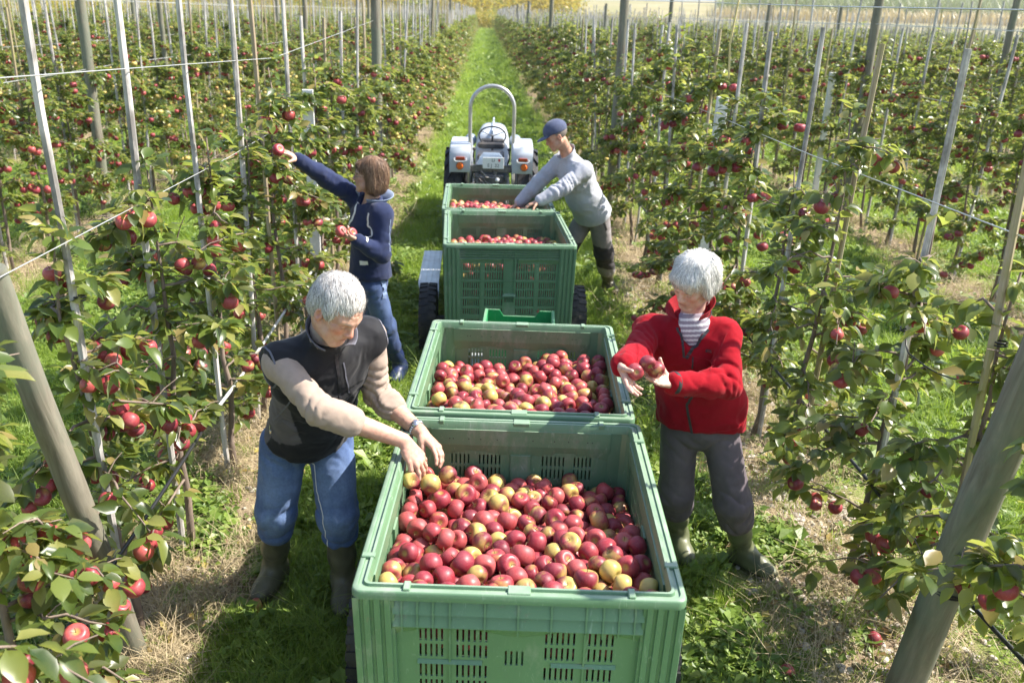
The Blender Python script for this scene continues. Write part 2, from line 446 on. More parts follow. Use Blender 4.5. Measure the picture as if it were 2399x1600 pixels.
strip = ramp(nt, e, [(.07, (1, 1, 1)), (.16, (0, 0, 0))])
grass = ramp(nt, n2, [(.3, (.10, .16, .025)), (.5, (.20, .28, .05)), (.72, (.28, .36, .08))])
soil = ramp(nt, n3, [(.3, (.13, .09, .06)), (.5, (.27, .20, .14)), (.75, (.46, .38, .28))])
straw = ramp(nt, n2, [(.35, (.20, .15, .09)), (.65, (.42, .34, .2))])
dry = mix(nt, ramp(nt, n1, [(.4, (0, 0, 0)), (.6, (1, 1, 1))]), soil, straw)
near = mix(nt, strip, grass, dry)
far1 = ramp(nt, noise(nt, .05, 4), [(.4, (.24, .23, .11)), (.6, (.33, .28, .16))])
farm = ramp(nt, math_(nt, 'MULTIPLY', sep.outputs[1], .005), [(.70, (0, 0, 0)), (.76, (1, 1, 1))])
col = mix(nt, farm, near, far1)
L.new(col, b.inputs['Base Color']); b.inputs['Roughness'].default_value = .95; b.inputs['Specular IOR Level'].default_value = .1
bump(nt, b, math_(nt, 'ADD', n2, math_(nt, 'MULTIPLY', n3, .5)), .8, .03)
m_ground = m
ys = np.concatenate([np.linspace(-6, 20, 14), np.linspace(30, 130, 11), np.linspace(140, 600, 40), np.array([800, 1200])])
xs = np.concatenate([[-1100], np.linspace(-600, 600, 41), [1100]])
X, Y = np.meshgrid(xs, ys)
Z = ground_z(X, np.minimum(Y, 500))
V = np.stack([X, Y, Z], -1).reshape(-1, 3); nx = len(xs)
Q = np.array([(j * nx + i, j * nx + i + 1, (j + 1) * nx + i + 1, (j + 1) * nx + i) for j in range(len(ys) - 1) for i in range(nx - 1)])
setp(link('ground', fast_mesh('ground', V, Q, [m_ground])), 'orchard floor of green grass lanes with dry strawy strips under the tree rows', kind='structure')

# far hills beyond the fields
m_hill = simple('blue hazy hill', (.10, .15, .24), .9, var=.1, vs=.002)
g = np.random.default_rng(3)
hx = np.linspace(-4200, 4200, 120)
hz = 70 + 60 * np.sin(hx / 900 + .6) + 25 * np.sin(hx / 260) + 200 * (1 / (1 + np.exp(-(hx - 900) / 500)))
V = []; 
for j, (dy, k) in enumerate([(0, 0), (500, .55), (1200, 1.0), (2200, .7)]):
    V.append(np.stack([hx * (1 + j * .06), np.full(120, 3600. + dy), hz * k + (0 if j else -5)], 1))
V = np.concatenate(V)
Q = np.array([(j * 120 + i, j * 120 + i + 1, (j + 1) * 120 + i + 1, (j + 1) * 120 + i) for j in range(3) for i in range(119)])
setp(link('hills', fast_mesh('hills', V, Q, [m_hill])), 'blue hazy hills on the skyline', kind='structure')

# ------------------------------------------------------------------ instancing for things nobody could count
def instancer(name, label, P, idx, scale, rot, variants, parent=None):
    me = bpy.data.meshes.new(name); n = len(P)
    me.vertices.add(n); me.vertices.foreach_set('co', np.asarray(P, np.float32).ravel())
    a = me.attributes.new('vi', 'INT', 'POINT'); a.data.foreach_set('value', np.asarray(idx, np.int32))
    a = me.attributes.new('vs', 'FLOAT', 'POINT'); a.data.foreach_set('value', np.asarray(scale, np.float32))
    a = me.attributes.new('vr', 'FLOAT_VECTOR', 'POINT'); a.data.foreach_set('vector', np.asarray(rot, np.float32).ravel())
    for mm in variants[0].data.materials: me.materials.append(mm)
    o = link(name, me, parent)
    setp(o, label, kind='stuff')
    col = bpy.data.collections.new(name + ' pieces')
    for k, v in enumerate(variants): v.name = '%s piece %02d' % (name, k); col.objects.link(v)
    ng = bpy.data.node_groups.new(name, 'GeometryNodeTree')
    ng.interface.new_socket('Geometry', in_out='INPUT', socket_type='NodeSocketGeometry')
    ng.interface.new_socket('Geometry', in_out='OUTPUT', socket_type='NodeSocketGeometry')
    N = ng.nodes; L = ng.links
    gi = N.new('NodeGroupInput'); go = N.new('NodeGroupOutput')
    ci = N.new('GeometryNodeCollectionInfo'); ci.inputs['Collection'].default_value = col
    ci.inputs['Separate Children'].default_value = True; ci.inputs['Reset Children'].default_value = True
    ip = N.new('GeometryNodeInstanceOnPoints'); ip.inputs['Pick Instance'].default_value = True
    def attr(nm, t):
        q = N.new('GeometryNodeInputNamedAttribute'); q.data_type = t; q.inputs['Name'].default_value = nm
        return [x for x in q.outputs if x.enabled and x.name == 'Attribute'][0]
    L.new(gi.outputs[0], ip.inputs['Points']); L.new(ci.outputs[0], ip.inputs['Instance'])
    L.new(attr('vi', 'INT'), ip.inputs['Instance Index']); L.new(attr('vs', 'FLOAT'), ip.inputs['Scale'])
    L.new(attr('vr', 'FLOAT_VECTOR'), ip.inputs['Rotation'])
    L.new(ip.outputs[0], go.inputs[0])
    md = o.modifiers.new('scatter', 'NODES'); md.node_group = ng
    return o
def loose(me): return bpy.data.objects.new(me.name, me)

def blades(n, h, spread, wdt, mat, seed, bend=.5, seg=2):
    g = np.random.default_rng(seed); V = []; Q = []; k = 0
    for i in range(n):
        a = g.uniform(0, 6.283); r = spread * math.sqrt(g.random()); x, y = r * math.cos(a), r * math.sin(a)
        d = g.uniform(0, 6.283); hh = h * g.uniform(.5, 1.15); be = bend * g.uniform(.2, 1.2) * hh
        w_ = wdt * g.uniform(.7, 1.3); px_, py_ = -math.sin(d) * w_, math.cos(d) * w_
        for t in np.linspace(0, 1, seg + 1):
            cx = x + math.cos(d) * be * t * t; cy = y + math.sin(d) * be * t * t; cz = hh * (t - .25 * bend * t * t)
            q = (1 - t) ** .7 + .04
            V += [(cx - px_ * q, cy - py_ * q, cz), (cx + px_ * q, cy + py_ * q, cz)]
        for s_ in range(seg): Q.append((k + 2 * s_, k + 2 * s_ + 1, k + 2 * s_ + 3, k + 2 * s_ + 2))
        k += 2 * (seg + 1)
    return loose(fast_mesh('tuft', np.array(V), np.array(Q), [mat], smooth=False))
def leafpatch(n, size, spread, mat, seed, up=.4, h=.05):
    g = np.random.default_rng(seed); V = []; Q = []; k = 0
    for i in range(n):
        a = g.uniform(0, 6.283); r = spread * math.sqrt(g.random()); o = np.array([r * math.cos(a), r * math.sin(a), g.uniform(.2, 1) * h])
        d = g.uniform(0, 6.283); ti = g.uniform(-.1, up * 2); s_ = size * g.uniform(.6, 1.3)
        f = np.array([math.cos(d) * math.cos(ti), math.sin(d) * math.cos(ti), math.sin(ti)]); sd = np.array([-math.sin(d), math.cos(d), g.uniform(-.3, .3)])
        up_ = np.cross(f, sd)
        for u_, v_, z_ in ((0, 0, 0), (.5, -.34, .1), (1, 0, -.05), (.5, .34, .1)): V.append(o + s_ * (f * u_ + sd * v_ + up_ * z_))
        Q.append((k, k + 1, k + 2, k + 3)); k += 4
    return loose(fast_mesh('patch', np.array(V), np.array(Q), [mat], smooth=False))

def rowdist(x, y):
    q = (x - SLOPE * y - ROW0) / PITCHX
    return np.abs(q - np.round(q)) * PITCHX
def scatter(n, y0, y1, margin=.6, xlim=30):
    """points on the ground the camera can see, denser close by"""
    g = rng; u = g.random(n); y = y0 * (y1 / y0) ** u; 
    half = y * .66 + margin; x = g.uniform(-1, 1, n) * np.minimum(half, xlim)
    return x, y
vg = [blades(26, .10, .075, .0024, m_grass, 1), blades(22, .15, .07, .0026, m_grass, 2, .8), blades(34, .065, .09, .0022, m_grass, 3),
      leafpatch(16, .045, .08, m_weed, 4), leafpatch(22, .03, .10, m_weed, 5, .3, .035), leafpatch(10, .075, .07, m_weed, 6, .5, .06),
      blades(14, .24, .05, .0022, m_grass, 7, 1.1, 3)]
if 1: pass
vs_ = [blades(26, .20, .10, .0018, m_straw, 11, 1.5, 3), blades(22, .10, .13, .0022, m_straw, 12, 2.4, 2), blades(9, .34, .05, .0017, m_straw, 13, .9, 3), leafpatch(6, .055, .12, m_deadleaf, 14, .2, .012), leafpatch(12, .02, .13, m_straw, 15, .2, .01)]
NG = 64000
x, y = scatter(NG, 2.2, 150.0)
d = rowdist(x, y) + rng.normal(0, .13, NG)
patch = np.sin(x * 3.1 + 1.3 * np.sin(y * 1.7)) * np.sin(y * 2.3 + x)
isg = (d > np.where(y < 9, .52, .42)) | (patch > .7) | ((x < -.4) & (x > -1.25) & (y < 9))
# keep the grass out of the boots and wheels
for bx, by, br in ((-1.12, 3.45, .13), (-.75, 3.38, .13), (.91, 3.85, .14), (1.26, 3.75, .15), (-.85, 6.04, .12), (.98, 8.43, .12)):
    hitb = (x - bx) ** 2 + (y - by) ** 2 < br ** 2; x = np.where(hitb, 99, x)
soilp = (np.abs(x - rowx(1, y)) < .62) & (y < 5.2) & (patch < .35)
isg &= ~soilp
# lush lanes
sel = isg | (rng.random(NG) < .16)
xs_, ys_ = x[sel], y[sel]; n = len(xs_); pt = patch[sel]
pv = rng.random(n); idx = np.where(pv < .34, 0, np.where(pv < .5, 1, np.where(pv < .68, 2, np.where(pv < .80, 3, np.where(pv < .90, 4, np.where(pv < .94, 5, 6))))))
idx = np.where((pt > .25) & (pv < .6), 4, idx); idx = np.where((pt > .5) & (pv < .4), 3, idx)
sc = (.5 + .4 * rng.random(n)) * (1 + np.minimum(ys_, 45) * .085)
sc = np.where(isg[sel], sc, sc * .8)
rot = np.stack([rng.normal(0, .15, n), rng.normal(0, .15, n), rng.uniform(0, 6.28, n)], 1)
instancer('grass', 'green grass and low weeds covering the lanes', np.stack([xs_, ys_, np.zeros(n)], 1), idx, sc, rot, vg)
sel = (~isg) & (rng.random(NG) < np.where(soilp, .16, .52))
xs_, ys_ = x[sel], y[sel]; n = len(xs_); pv = rng.random(n)
idx = np.where(pv < .22, 0, np.where(pv < .62, 1, np.where(pv < .70, 2, np.where(pv < .80, 3, 4))))
sc = (.5 + .5 * rng.random(n)) * (1 + np.minimum(ys_, 45) * .05)
rot = np.stack([rng.normal(0, .3, n), rng.normal(0, .3, n), rng.uniform(0, 6.28, n)], 1)
instancer('dry_straw', 'dry straw and fallen leaves strewn under the tree rows', np.stack([xs_, ys_, np.full(n, .003)], 1), idx, sc, rot, vs_)
# pebbles and clods in the bare soil
m_peb = simple('pebble', (.48, .42, .36), .85, var=.4, vs=3, bmp=.2)
def stone(seed):
    g = np.random.default_rng(seed); b = MB(); n = 7
    b.lathe([(.001, -.5)] + [(math.sin(t) * g.uniform(.85, 1.05), -.6 * math.cos(t)) for t in (.6, 1.2, 1.8, 2.5)] + [(.001, .5)], n)
    b.v[0] *= np.array([1, g.uniform(.6, .9), g.uniform(.5, .8)]); b.v[0] += g.normal(0, .05, b.v[0].shape)
    return loose(b.mesh('pebble', [m_peb], True))
n = 5200
y = 2.3 * (9 / 2.3) ** rng.random(n); side = rng.random(n) < .85
x = np.where(side, rowx(1, y), rowx(0, y)) + rng.normal(0, .27, n)
instancer('pebbles', 'pebbles and clods lying in the bare soil under the trees', np.stack([x, y, np.full(n, .004)], 1), rng.integers(0, 3, n), .006 + .026 * rng.random(n) ** 3, rng.uniform(0, 6, (n, 3)) * np.array([.1, .1, 1]), [stone(i) for i in range(3)])

# ------------------------------------------------------------------ apple trees
def leaf_base(kind, curl=.25, fold=.22, wdt=.29):
    """leaf along +Y, unit length, folded along the midrib and bent down"""
    ts = {'hi': [0, .06, .28, .55, .8, 1.0], 'mid': [0, .35, .7, 1.0], 'lo': [0, .5, 1.0]}[kind]
    wd = {'hi': [.012, .02, wdt * .86, wdt, wdt * .62, .004], 'mid': [.01, wdt * .9, wdt * .82, .003], 'lo': [.01, wdt, .003]}[kind]
    V = []; 
    for i, (t, q) in enumerate(zip(ts, wd)):
        z = -curl * t * t; sg = (.03 * (-1) ** i if kind == 'hi' else 0)
        V += [(-q, t, z + fold * q * 1.6 + sg * .6), (0, t, z), (q, t, z + fold * q * 1.6 - sg * .4)]
    Q = []
    for i in range(len(ts) - 1):
        a = 3 * i; Q += [(a, a + 1, a + 4, a + 3), (a + 1, a + 2, a + 5, a + 4)]
    return np.array(V, float), np.array(Q)
def leaf_frames(dirs, roll):
    d = dirs / np.linalg.norm(dirs, axis=1)[:, None]
    up = np.tile([0, 0, 1.], (len(d), 1)); up += roll
    x = np.cross(d, up); x /= np.linalg.norm(x, axis=1)[:, None] + 1e-9
    z = np.cross(x, d)
    return np.stack([x, d, z], 2)          # columns x y z
def join_leaves(name, base, pos, fr, sc, mat):
    V0, Q0 = base; n = len(pos)
    V = np.einsum('nij,kj->nki', fr, V0) * sc[:, None, None] + pos[:, None, :]
    Q = Q0[None] + (np.arange(n) * len(V0))[:, None, None]
    return fast_mesh(name, V.reshape(-1, 3), Q.reshape(-1, 4), [mat], smooth=True)

def tree_skeleton(seed, h=1.95, nb=17, reach=.46, leaves=520, apples=28, low=.42, bias=0.0):
    g = np.random.default_rng(seed)
    zs = np.linspace(0, h, 12)
    wob = np.cumsum(g.normal(0, .012, (12, 2)), 0); wob[0] = 0
    tr = np.c_[wob, zs]
    rad = np.interp(zs, [0, .1, .16, .5, h], [.021, .024, .019, .016, .004])
    branches = []
    for i in range(nb):
        z = low + (h - .12 - low) * (i + g.random() * .8) / nb
        a = g.uniform(0, 6.283)
        ln = reach * (1.12 - .62 * (z - low) / (h - low)) * g.uniform(.65, 1.2)
        o = np.array([np.interp(z, zs, tr[:, 0]), np.interp(z, zs, tr[:, 1]), z])
        rise = g.uniform(.1, .5) if z > h * .6 else g.uniform(-.05, .35)
        t = np.linspace(0, 1, 6)[:, None]
        dd = np.array([math.cos(a) + bias, math.sin(a) * 1.0, 0])
        p = o + dd * ln * t + np.array([0, 0, 1.]) * (rise * ln * t - .38 * ln * t * t * g.uniform(.6, 1.6)) + g.normal(0, .012, (6, 3)) * (t > 0)
        branches.append(p)
    # leaves in rosettes along the branches and the leader
    nper = 5; ns = leaves // nper
    P = []; D = []
    lens = np.array([np.linalg.norm(np.diff(b, axis=0), axis=1).sum() for b in branches] + [h * .45])
    pick = g.choice(len(lens), ns, p=lens / lens.sum())
    for k in pick:
        if k == len(branches):
            z = g.uniform(h * .45, h + .05); o = np.array([np.interp(z, zs, tr[:, 0]), np.interp(z, zs, tr[:, 1]), z])
            out = np.array([0, 0, .7])
        else:
            b_ = branches[k]; t = g.uniform(.15, 1.03) * 5; i = min(4, int(t)); o = b_[i] + (b_[i + 1] - b_[i]) * (t - i)
            out = (b_[-1] - b_[0]); out = out / np.linalg.norm(out) * (.5 + .5 * t / 5)
        o = o + g.normal(0, .018, 3)
        a0 = g.uniform(0, 6.283)
        for q in range(nper):
            a = a0 + q * 2.4 + g.normal(0, .3)
            d = np.array([math.cos(a), math.sin(a), g.uniform(-.9, .45)]) + out * .55
            P.append(o + d / np.linalg.norm(d) * g.uniform(.01, .035)); D.append(d)
    P = np.array(P); D = np.array(D)
    fr = leaf_frames(D, g.normal(0, .38, D.shape)); sc = g.uniform(.050, .096, len(P))
    A = []
    tries = 0
    while len(A) < apples and tries < 400:
        tries += 1
        b_ = branches[g.integers(0, nb)]; t = g.uniform(.35, 1.05) * 5; i = min(4, int(t))
        c = b_[i] + (b_[i + 1] - b_[i]) * (t - i)
        for q in range(g.integers(1, 4)):
            a = g.uniform(0, 6.283); p = c + np.array([math.cos(a) * .037, math.sin(a) * .037, -.055 - .02 * g.random()])
            if all(np.linalg.norm(p - r_) > .069 for r_ in A) and len(A) < apples: A.append(p)
    return dict(trunk=(tr, rad), br=branches, P=P, fr=fr, sc=sc, A=np.array(A).reshape(-1, 3), g=g)
def trunk_mesh(T, n=7, twigs=True):
    b = MB(); b.tube(T['trunk'][0], T['trunk'][1], n)
    for p in T['br']: b.tube(p, np.linspace(.0075, .0025, len(p)), 5 if n > 5 else 4, cap=False)
    if twigs:
        g = T['g']
        for p in T['br'][::1]:
            for q in range(2):
                i = g.integers(1, 5); d = g.normal(0, 1, 3); d[2] = abs(d[2]) * .5
                d = d / np.linalg.norm(d) * g.uniform(.06, .14)
                b.tube([p[i], p[i] + d * .5 + [0, 0, .01], p[i] + d], [.0035, .0028, .0018], 4, cap=False)
    return b.mesh('trunk', [m_bark], True)

# positions of the trees of each row
ROWY = {0: [1.72, 2.28, 3.1, 3.8, 4.62, 5.35, 6.05, 6.9, 7.72, 8.45, 9.4], 1: [2.2, 3.0, 3.68, 4.58, 5.3, 6.1, 6.85, 7.7, 8.8, 9.65, 10.5]}
YEND = 78.0
def row_ys(n):
    l = list(ROWY.get(n, [])); g = np.random.default_rng(100 + n)
    y = (l[-1] + .79) if l else 2.0 + g.random() * .5
    ye = 138.0 if -4 < n < 6 else (YEND if n < 0 else 104.0)
    while y < ye: l.append(float(y)); y += .79 + g.normal(0, .03)
    return l
sites = []
for n in range(-13, 15):
    for y in row_ys(n):
        x = rowx(n, y)
        px, py, zc = project([[x, y, 1.1]])
        if y < 1.6: continue
        mrg = .55 * FPX / max(1.0, float(zc[0]))
        if n < -6 and y > 62 + n: continue
        if -mrg < px[0] < 2399 + mrg and py[0] < 2000: sites.append((float(zc[0]), n, x, y))
sites.sort()
side_word = {0: 'left of the bins', 1: 'right of the bins'}
NEAR = [s for s in sites if s[1] in (0, 1)][:10]
nearset = set((s[1], s[3]) for s in NEAR)
leafvar = [fast_mesh('leaf', *leaf_base('hi', c, f_, w_), [m_leaf], smooth=True) for c, f_, w_ in [(.25, .2, .3), (.5, .35, .27), (.08, .12, .31), (.38, -.1, .29), (.7, .3, .26), (.2, .45, .28)]]
leafhi = leaf_base('hi'); leafmid = leaf_base('mid'); leaflo = leaf_base('lo', wdt=.34)
def ordinal(k): return ['nearest', 'second', 'third', 'fourth', 'fifth', 'sixth', 'seventh', 'eighth', 'ninth', 'tenth', 'eleventh', 'twelfth'][k] if k < 12 else None
rowcount = {}
def tree_label(n, y, k):
    return '%s leafy apple tree up the %s' % (nth(k + 1) if k else 'nearest', rowname(n))
# a few grown shapes for the trees farther back
variants = []
for s_ in range(7):
    T = tree_skeleton(200 + s_, h=2.02 + .06 * s_, nb=18, reach=.44, leaves=1550, apples=46 - 4 * s_)
    T['tm'] = trunk_mesh(T, 5, False)
    T['lm'] = join_leaves('crown', leafmid, T['P'], T['fr'], T['sc'] * .93, m_leaf)
    ab = MB()
    src = apples_lo[0]; av = np.array([v.co[:] for v in src.vertices]); af = [tuple(p.vertices) for p in src.polygons]
    for p in T['A']: ab.add(av * T['g'].uniform(.9, 1.1) + p, af)
    T['am'] = ab.mesh('apples', [m_appler], True)
    variants.append(T)
_h = at_y(672, 360, 5.62); _c0 = np.array([0, 0, CAM_H]); _f = at_y(700, 380, 5.7)
PRUNE = [(_h, _h + (_c0 - _h) * .16, .12), (_f, at_y(770, 420, 5.85), .14), (_f, _f + (_c0 - _f) * .13, .10), (at_y(812, 552, 5.5), at_y(812, 552, 5.2), .12)]
n_ind = 0; far_pts = []
grow = np.random.default_rng(77)
for zc, n, x, y in sites:
    k = rowcount.get(n, 0); rowcount[n] = k + 1
    if (n, y) in nearset:
        seed = int(1000 + n * 50 + y * 7)
        hh = {0: 1.85, 1: 1.8}[n] + .12 * math.sin(seed)
        if n == 1 and abs(y - 4.58) < .1: hh = 2.2
        if k == 0: x += -.13 if n == 1 else .10
        T = tree_skeleton(seed, h=hh, nb=18, reach=.43, leaves=900 if n == 0 else 820, apples=50 if n == 0 else 17, low=.38)
        root = empty('apple_tree', (x, y, 0), tree_label(n, y, k), 'apple tree', 'apple trees in their rows')
        tm = trunk_mesh(T); link('trunk', tm, root)
        # branches already pruned and pushed aside round the pickers
        W = T['P'] + [x, y, 0]; keep = np.ones(len(W), bool)
        for a_, b_, rr_ in PRUNE:
            ba = b_ - a_; h_ = np.clip((W - a_) @ ba / (ba @ ba), 0, 1); keep &= np.linalg.norm(W - a_ - h_[:, None] * ba, axis=1) > rr_
        for kk in ('P', 'fr', 'sc'): T[kk] = T[kk][keep]
        # the leaves that stand out one by one
        near = np.argsort(T['P'][:, 1] - .35 * T['P'][:, 2] + grow.normal(0, .12, len(T['P'])))
        ind = near[:290]; rest = near[290:]
        for i in ind:
            o = bpy.data.objects.new('leaf', leafvar[i % 6]); C.objects.link(o); o.parent = root
            Mx = Matrix([list(r_) for r_ in T['fr'][i]]).to_4x4(); Mx = Matrix.Translation(Vector(T['P'][i])) @ Mx @ Matrix.Scale(T['sc'][i] * 1.05, 4)
            o.matrix_local = Mx
        o = link('foliage', join_leaves('foliage', leafhi, T['P'][rest], T['fr'][rest], T['sc'][rest] * 1.1, m_leaf), root); o['kind'] = 'stuff'
        for j, p in enumerate(T['A']):
            o = link('apple', apples_r[j % 3], root, p, (grow.normal(0, .5), grow.normal(0, .5), grow.uniform(0, 6)), grow.uniform(.86, 1.08))
        n_ind += 1
    elif n_ind < 300:
        T = variants[int(grow.integers(0, 4) if n <= 0 else grow.integers(3, 7))]
        root = empty('apple_tree', (x, y, 0), tree_label(n, y, k), 'apple tree', 'apple trees in their rows', grow.uniform(0, 6.28))
        s_ = grow.uniform(.86, 1.10); w_ = grow.uniform(.85, 1.15); root.scale = (w_, w_ * 1.1, s_)
        link('trunk', T['tm'], root); 
        link('crown', T['lm'], root)
        if zc < 11:
            for j, p in enumerate(T['A']):
                link('apple', apples_r[j % 3], root, p, (grow.normal(0, .5), 0, grow.uniform(0, 6)), grow.uniform(.9, 1.1))
        else:
            o = link('apples', T['am'], root); o['kind'] = 'stuff'
        n_ind += 1
    else:
        far_pts.append((x, y, 0))
if far_pts:
    vf = []
    for s_ in range(4):
        T = tree_skeleton(300 + s_, h=2.15, nb=15, reach=.46, leaves=480, apples=16)
        b = MB(); b.tube(T['trunk'][0][::3], T['trunk'][1][::3], 4)
        A_ = apples_lo[0]
        lm = join_leaves('x', leaflo, T['P'], T['fr'], T['sc'] * 1.45, m_leaf)
        lv = np.array([v.co[:] for v in lm.vertices]); b.m = [0] * len(b.m)
        b.add(lv, [tuple(p.vertices) for p in lm.polygons], 1)
        for p in T['A']: b.add(av * 1.2 + p, af, 2)
        vf.append(loose(b.mesh('far tree', [m_bark, m_leaf, m_appler], False)))
    q = len(far_pts)
    instancer('distant_apple_trees', 'mass of small apple trees filling the rows far back', np.array(far_pts), grow.integers(0, 4, q), grow.uniform(.9, 1.12, q), np.c_[np.zeros(q), np.zeros(q), grow.uniform(0, 6.28, q)], vf)

# ------------------------------------------------------------------ stakes, posts, boards, wires
def stake_mesh(seed, r=.0185, h=1.0, sides=7):
    g = np.random.default_rng(seed); b = MB(); k = 9
    z = np.linspace(0, h, k); p = np.c_[np.cumsum(g.normal(0, .003, (k, 2)), 0), z]
    b.tube(p, r * g.uniform(.92, 1.1, k), sides)
    me = b.mesh('stake', [m_stake if seed % 4 else m_stake2], True); me.set_sharp_from_angle(angle=R(40)); return me
stakes = [stake_mesh(i, .0165 if i % 2 else .0145, 2.6) for i in range(8)]
stakes_tall = [stake_mesh(20 + i, .0155, 3.05) for i in range(4)]
TALL = {0: [3.1, 3.8, 4.62, 5.35, 6.05, 6.9]}
cnt = 0; farst = []; scount = {}
for zc, n, x, y in sites:
    tall = any(abs(y - t) < .05 for t in TALL.get(n, [])) or (n < 0 and grow.random() < .85) or (n == 0 and y > 10 and grow.random() < .6) or (n > 1 and grow.random() < .4)
    lean = (grow.normal(0, .012), grow.normal(0, .012)) if n in (0, 1) and y < 9 else (grow.normal(0, .026), grow.normal(0, .026))
    k = scount.get(n, 0); scount[n] = k + 1
    if y < 2.9 and n in (0, 1): continue
    if n == 1 and abs(y - 3.0) < .05: pass
    if n not in (0, 1) and grow.random() < .06: continue
    if cnt < 300:
        me = stakes_tall[cnt % 4] if tall else stakes[cnt % 8]
        hs = 1.0 if not tall else 1.0
        if not tall: hs = grow.uniform(.975, 1.01)
        o = link('stake', me, None, (x + .03 * (1 if n > 0 else -1), y - .035, -.02), (lean[0], lean[1], grow.uniform(0, 6)))
        o.scale = (1, 1, hs)
        setp(o, 'thin %s wooden stake, %s up the %s' % ('pale' if tall else 'grey', nth(k + 1) if k else 'nearest', rowname(n)), 'stake', 'wooden stakes in the tree rows')
        cnt += 1
    else: farst.append((x, y - .04, 0))
if farst:
    q = len(farst); b = MB().tube([(0, 0, 0), (0, 0, 2.65)], .019, 5); b2 = MB().tube([(0, 0, 0), (.02, 0, 3.0)], .021, 5)
    instancer('distant_stakes', 'many thin pale stakes standing in the far rows', np.array(farst), grow.integers(0, 2, q), grow.uniform(.97, 1.03, q), np.c_[grow.normal(0, .01, (q, 2)), np.zeros(q)], [loose(b.mesh('st', [m_stake])), loose(b2.mesh('st2', [m_stake]))])
def post(base, top, r, label, name='trellis_post', group='thick round trellis posts', mats=None):
    base = np.array(base, float); top = np.array(top, float); d = top - base; Ln = np.linalg.norm(d)
    g = np.random.default_rng(int(abs(base[0] * 100) + base[1] * 10)); k = 14
    b = MB(); t = np.linspace(0, 1, k); p = np.c_[np.cumsum(g.normal(0, .002, (k, 2)), 0), t * Ln]
    b.tube(p, r * (1.05 - .1 * t) * g.uniform(.98, 1.02, k), 20)
    me = b.mesh(name, [mats or m_post], True); me.set_sharp_from_angle(angle=R(50))
    o = link(name, me, None, base); o.rotation_euler = Vector(d).to_track_quat('Z', 'Y').to_euler()
    return setp(o, label, 'post', group)
pl = post((-1.565, 3.03, -.1), (-1.592, 2.565, 1.84), .048, 'thick greenish round post leaning out at the left end of the row', group=None)
pr_ = post((1.617, 2.865, -.1), (1.69, 2.38, 2.6), .067, 'thick weathered round post leaning in the lower right corner', group=None)
for n, y, h, r in [(0, 12.15, 3.2, .065), (0, 25.5, 3.1, .065), (0, 39, 3.1, .06), (0, 52.5, 3.1, .06), (1, 12.5, 3.3, .062), (1, 26.2, 3.1, .06), (1, 40, 3.1, .06), (1, 54, 3.1, .06),
                   (-1, 10.9, 3.2, .062), (-1, 24.5, 3.1, .06), (2, 12.35, 3.2, .062), (2, 26, 3.1, .06), (-2, 23, 3.1, .06), (3, 15, 3.2, .06), (-2, 36, 3.1, .06), (3, 28, 3.1, .06), (4, 18, 3.2, .06), (4, 31, 3.1, .06), (5, 21, 3.1, .06), (-3, 30, 3.1, .06), (-1, 38, 3.1, .06), (2, 40, 3.1, .06)]:
    lab = 'in the ' + rowname(n)
    dist = 'nearest' if y < 20 else ('second' if y < 29 else ('third' if y < 45 else 'farthest'))
    post((rowx(n, y), y, -.05), (rowx(n, y) + .02, y, h), r, '%s thick upright post %s' % (dist, lab))
post((rowx(-2, 13.2) + .1, 13.2, -.05), (rowx(-2, 13.2) - .35, 13.0, 3.3), .05, 'grey post leaning outward in the upper left corner')
post((rowx(-2, 13.4), 13.4, -.05), (rowx(-2, 13.4) - .05, 13.4, 3.3), .06, 'grey upright post beside the leaning one, upper left')
for n, y, h, lab in [(0, 7.55, 1.99, 'flat pale board standing in the left row behind the woman in navy'), (1, 7.25, 2.06, 'flat pale board standing in the right row behind the man in grey'), (2, 13.6, 1.95, 'flat pale board far back in the second row to the right')]:
    b = MB().box((-.045, -.022, 0), (.045, .022, h), bev=.004)
    o = link('board', b.mesh('board', [m_board]), None, (rowx(n, y) + (.03 if n else -.02), y, -.02), (0, R(1.0 if n == 1 else 0), R(8))); setp(o, lab, 'board')
b = MB().tube([(0, 0, 0), (.01, 0, 1.2)], .028, 8); o = link('stump_post', b.mesh('short post', [m_stake2]), None, (rowx(-1, 7.9) + .1, 7.9, 0)); setp(o, 'short cut-off brown post low in the second row to the left', 'post')

def wire(pts, r, label, name='wire', mat=None, sag=.0, group=None, cat=None):
    P = []
    for a, c in zip(pts[:-1], pts[1:]):
        a = np.array(a, float); c = np.array(c, float)
        for t in np.linspace(0, 1, 9)[:-1]: P.append(a + (c - a) * t - np.array([0, 0, sag * 4 * t * (1 - t)]))
    P.append(np.array(pts[-1], float)); b = MB().tube(P, r, 5)
    o = link(name, b.mesh(name, [mat or m_wire], True)); return setp(o, label, cat or name, group)
def rw(n, y, z, dx=0): return (rowx(n, y) + dx, y, z)
wire([rw(0, 1.5, 2.43), rw(0, 3.1, 2.38), rw(0, 6.3, 2.28), rw(0, 12.1, 2.47)], .0022, 'pale upper wire along the stakes left of the lane')
wire([rw(0, 12.1, 2.47), rw(0, 25.5, 2.4)], .0032, 'sagging pale wire between two posts left of the lane', sag=.32)
wire([rw(0, 1.5, 1.84), rw(0, 5, 1.8), rw(0, 12.1, 1.84), rw(0, 25.5, 1.84)], .0021, 'pale lower wire at tree-top height left of the lane')
wire([rw(1, 1.5, 1.98), rw(1, 5, 1.92), rw(1, 12.5, 1.86), rw(1, 26, 1.86)], .003, 'wire at tree-top height right of the lane')
wire([rw(1, 1.5, 2.66), rw(1, 5, 2.70), rw(1, 12.5, 2.82)], .003, 'high wire near the stake tops right of the lane')
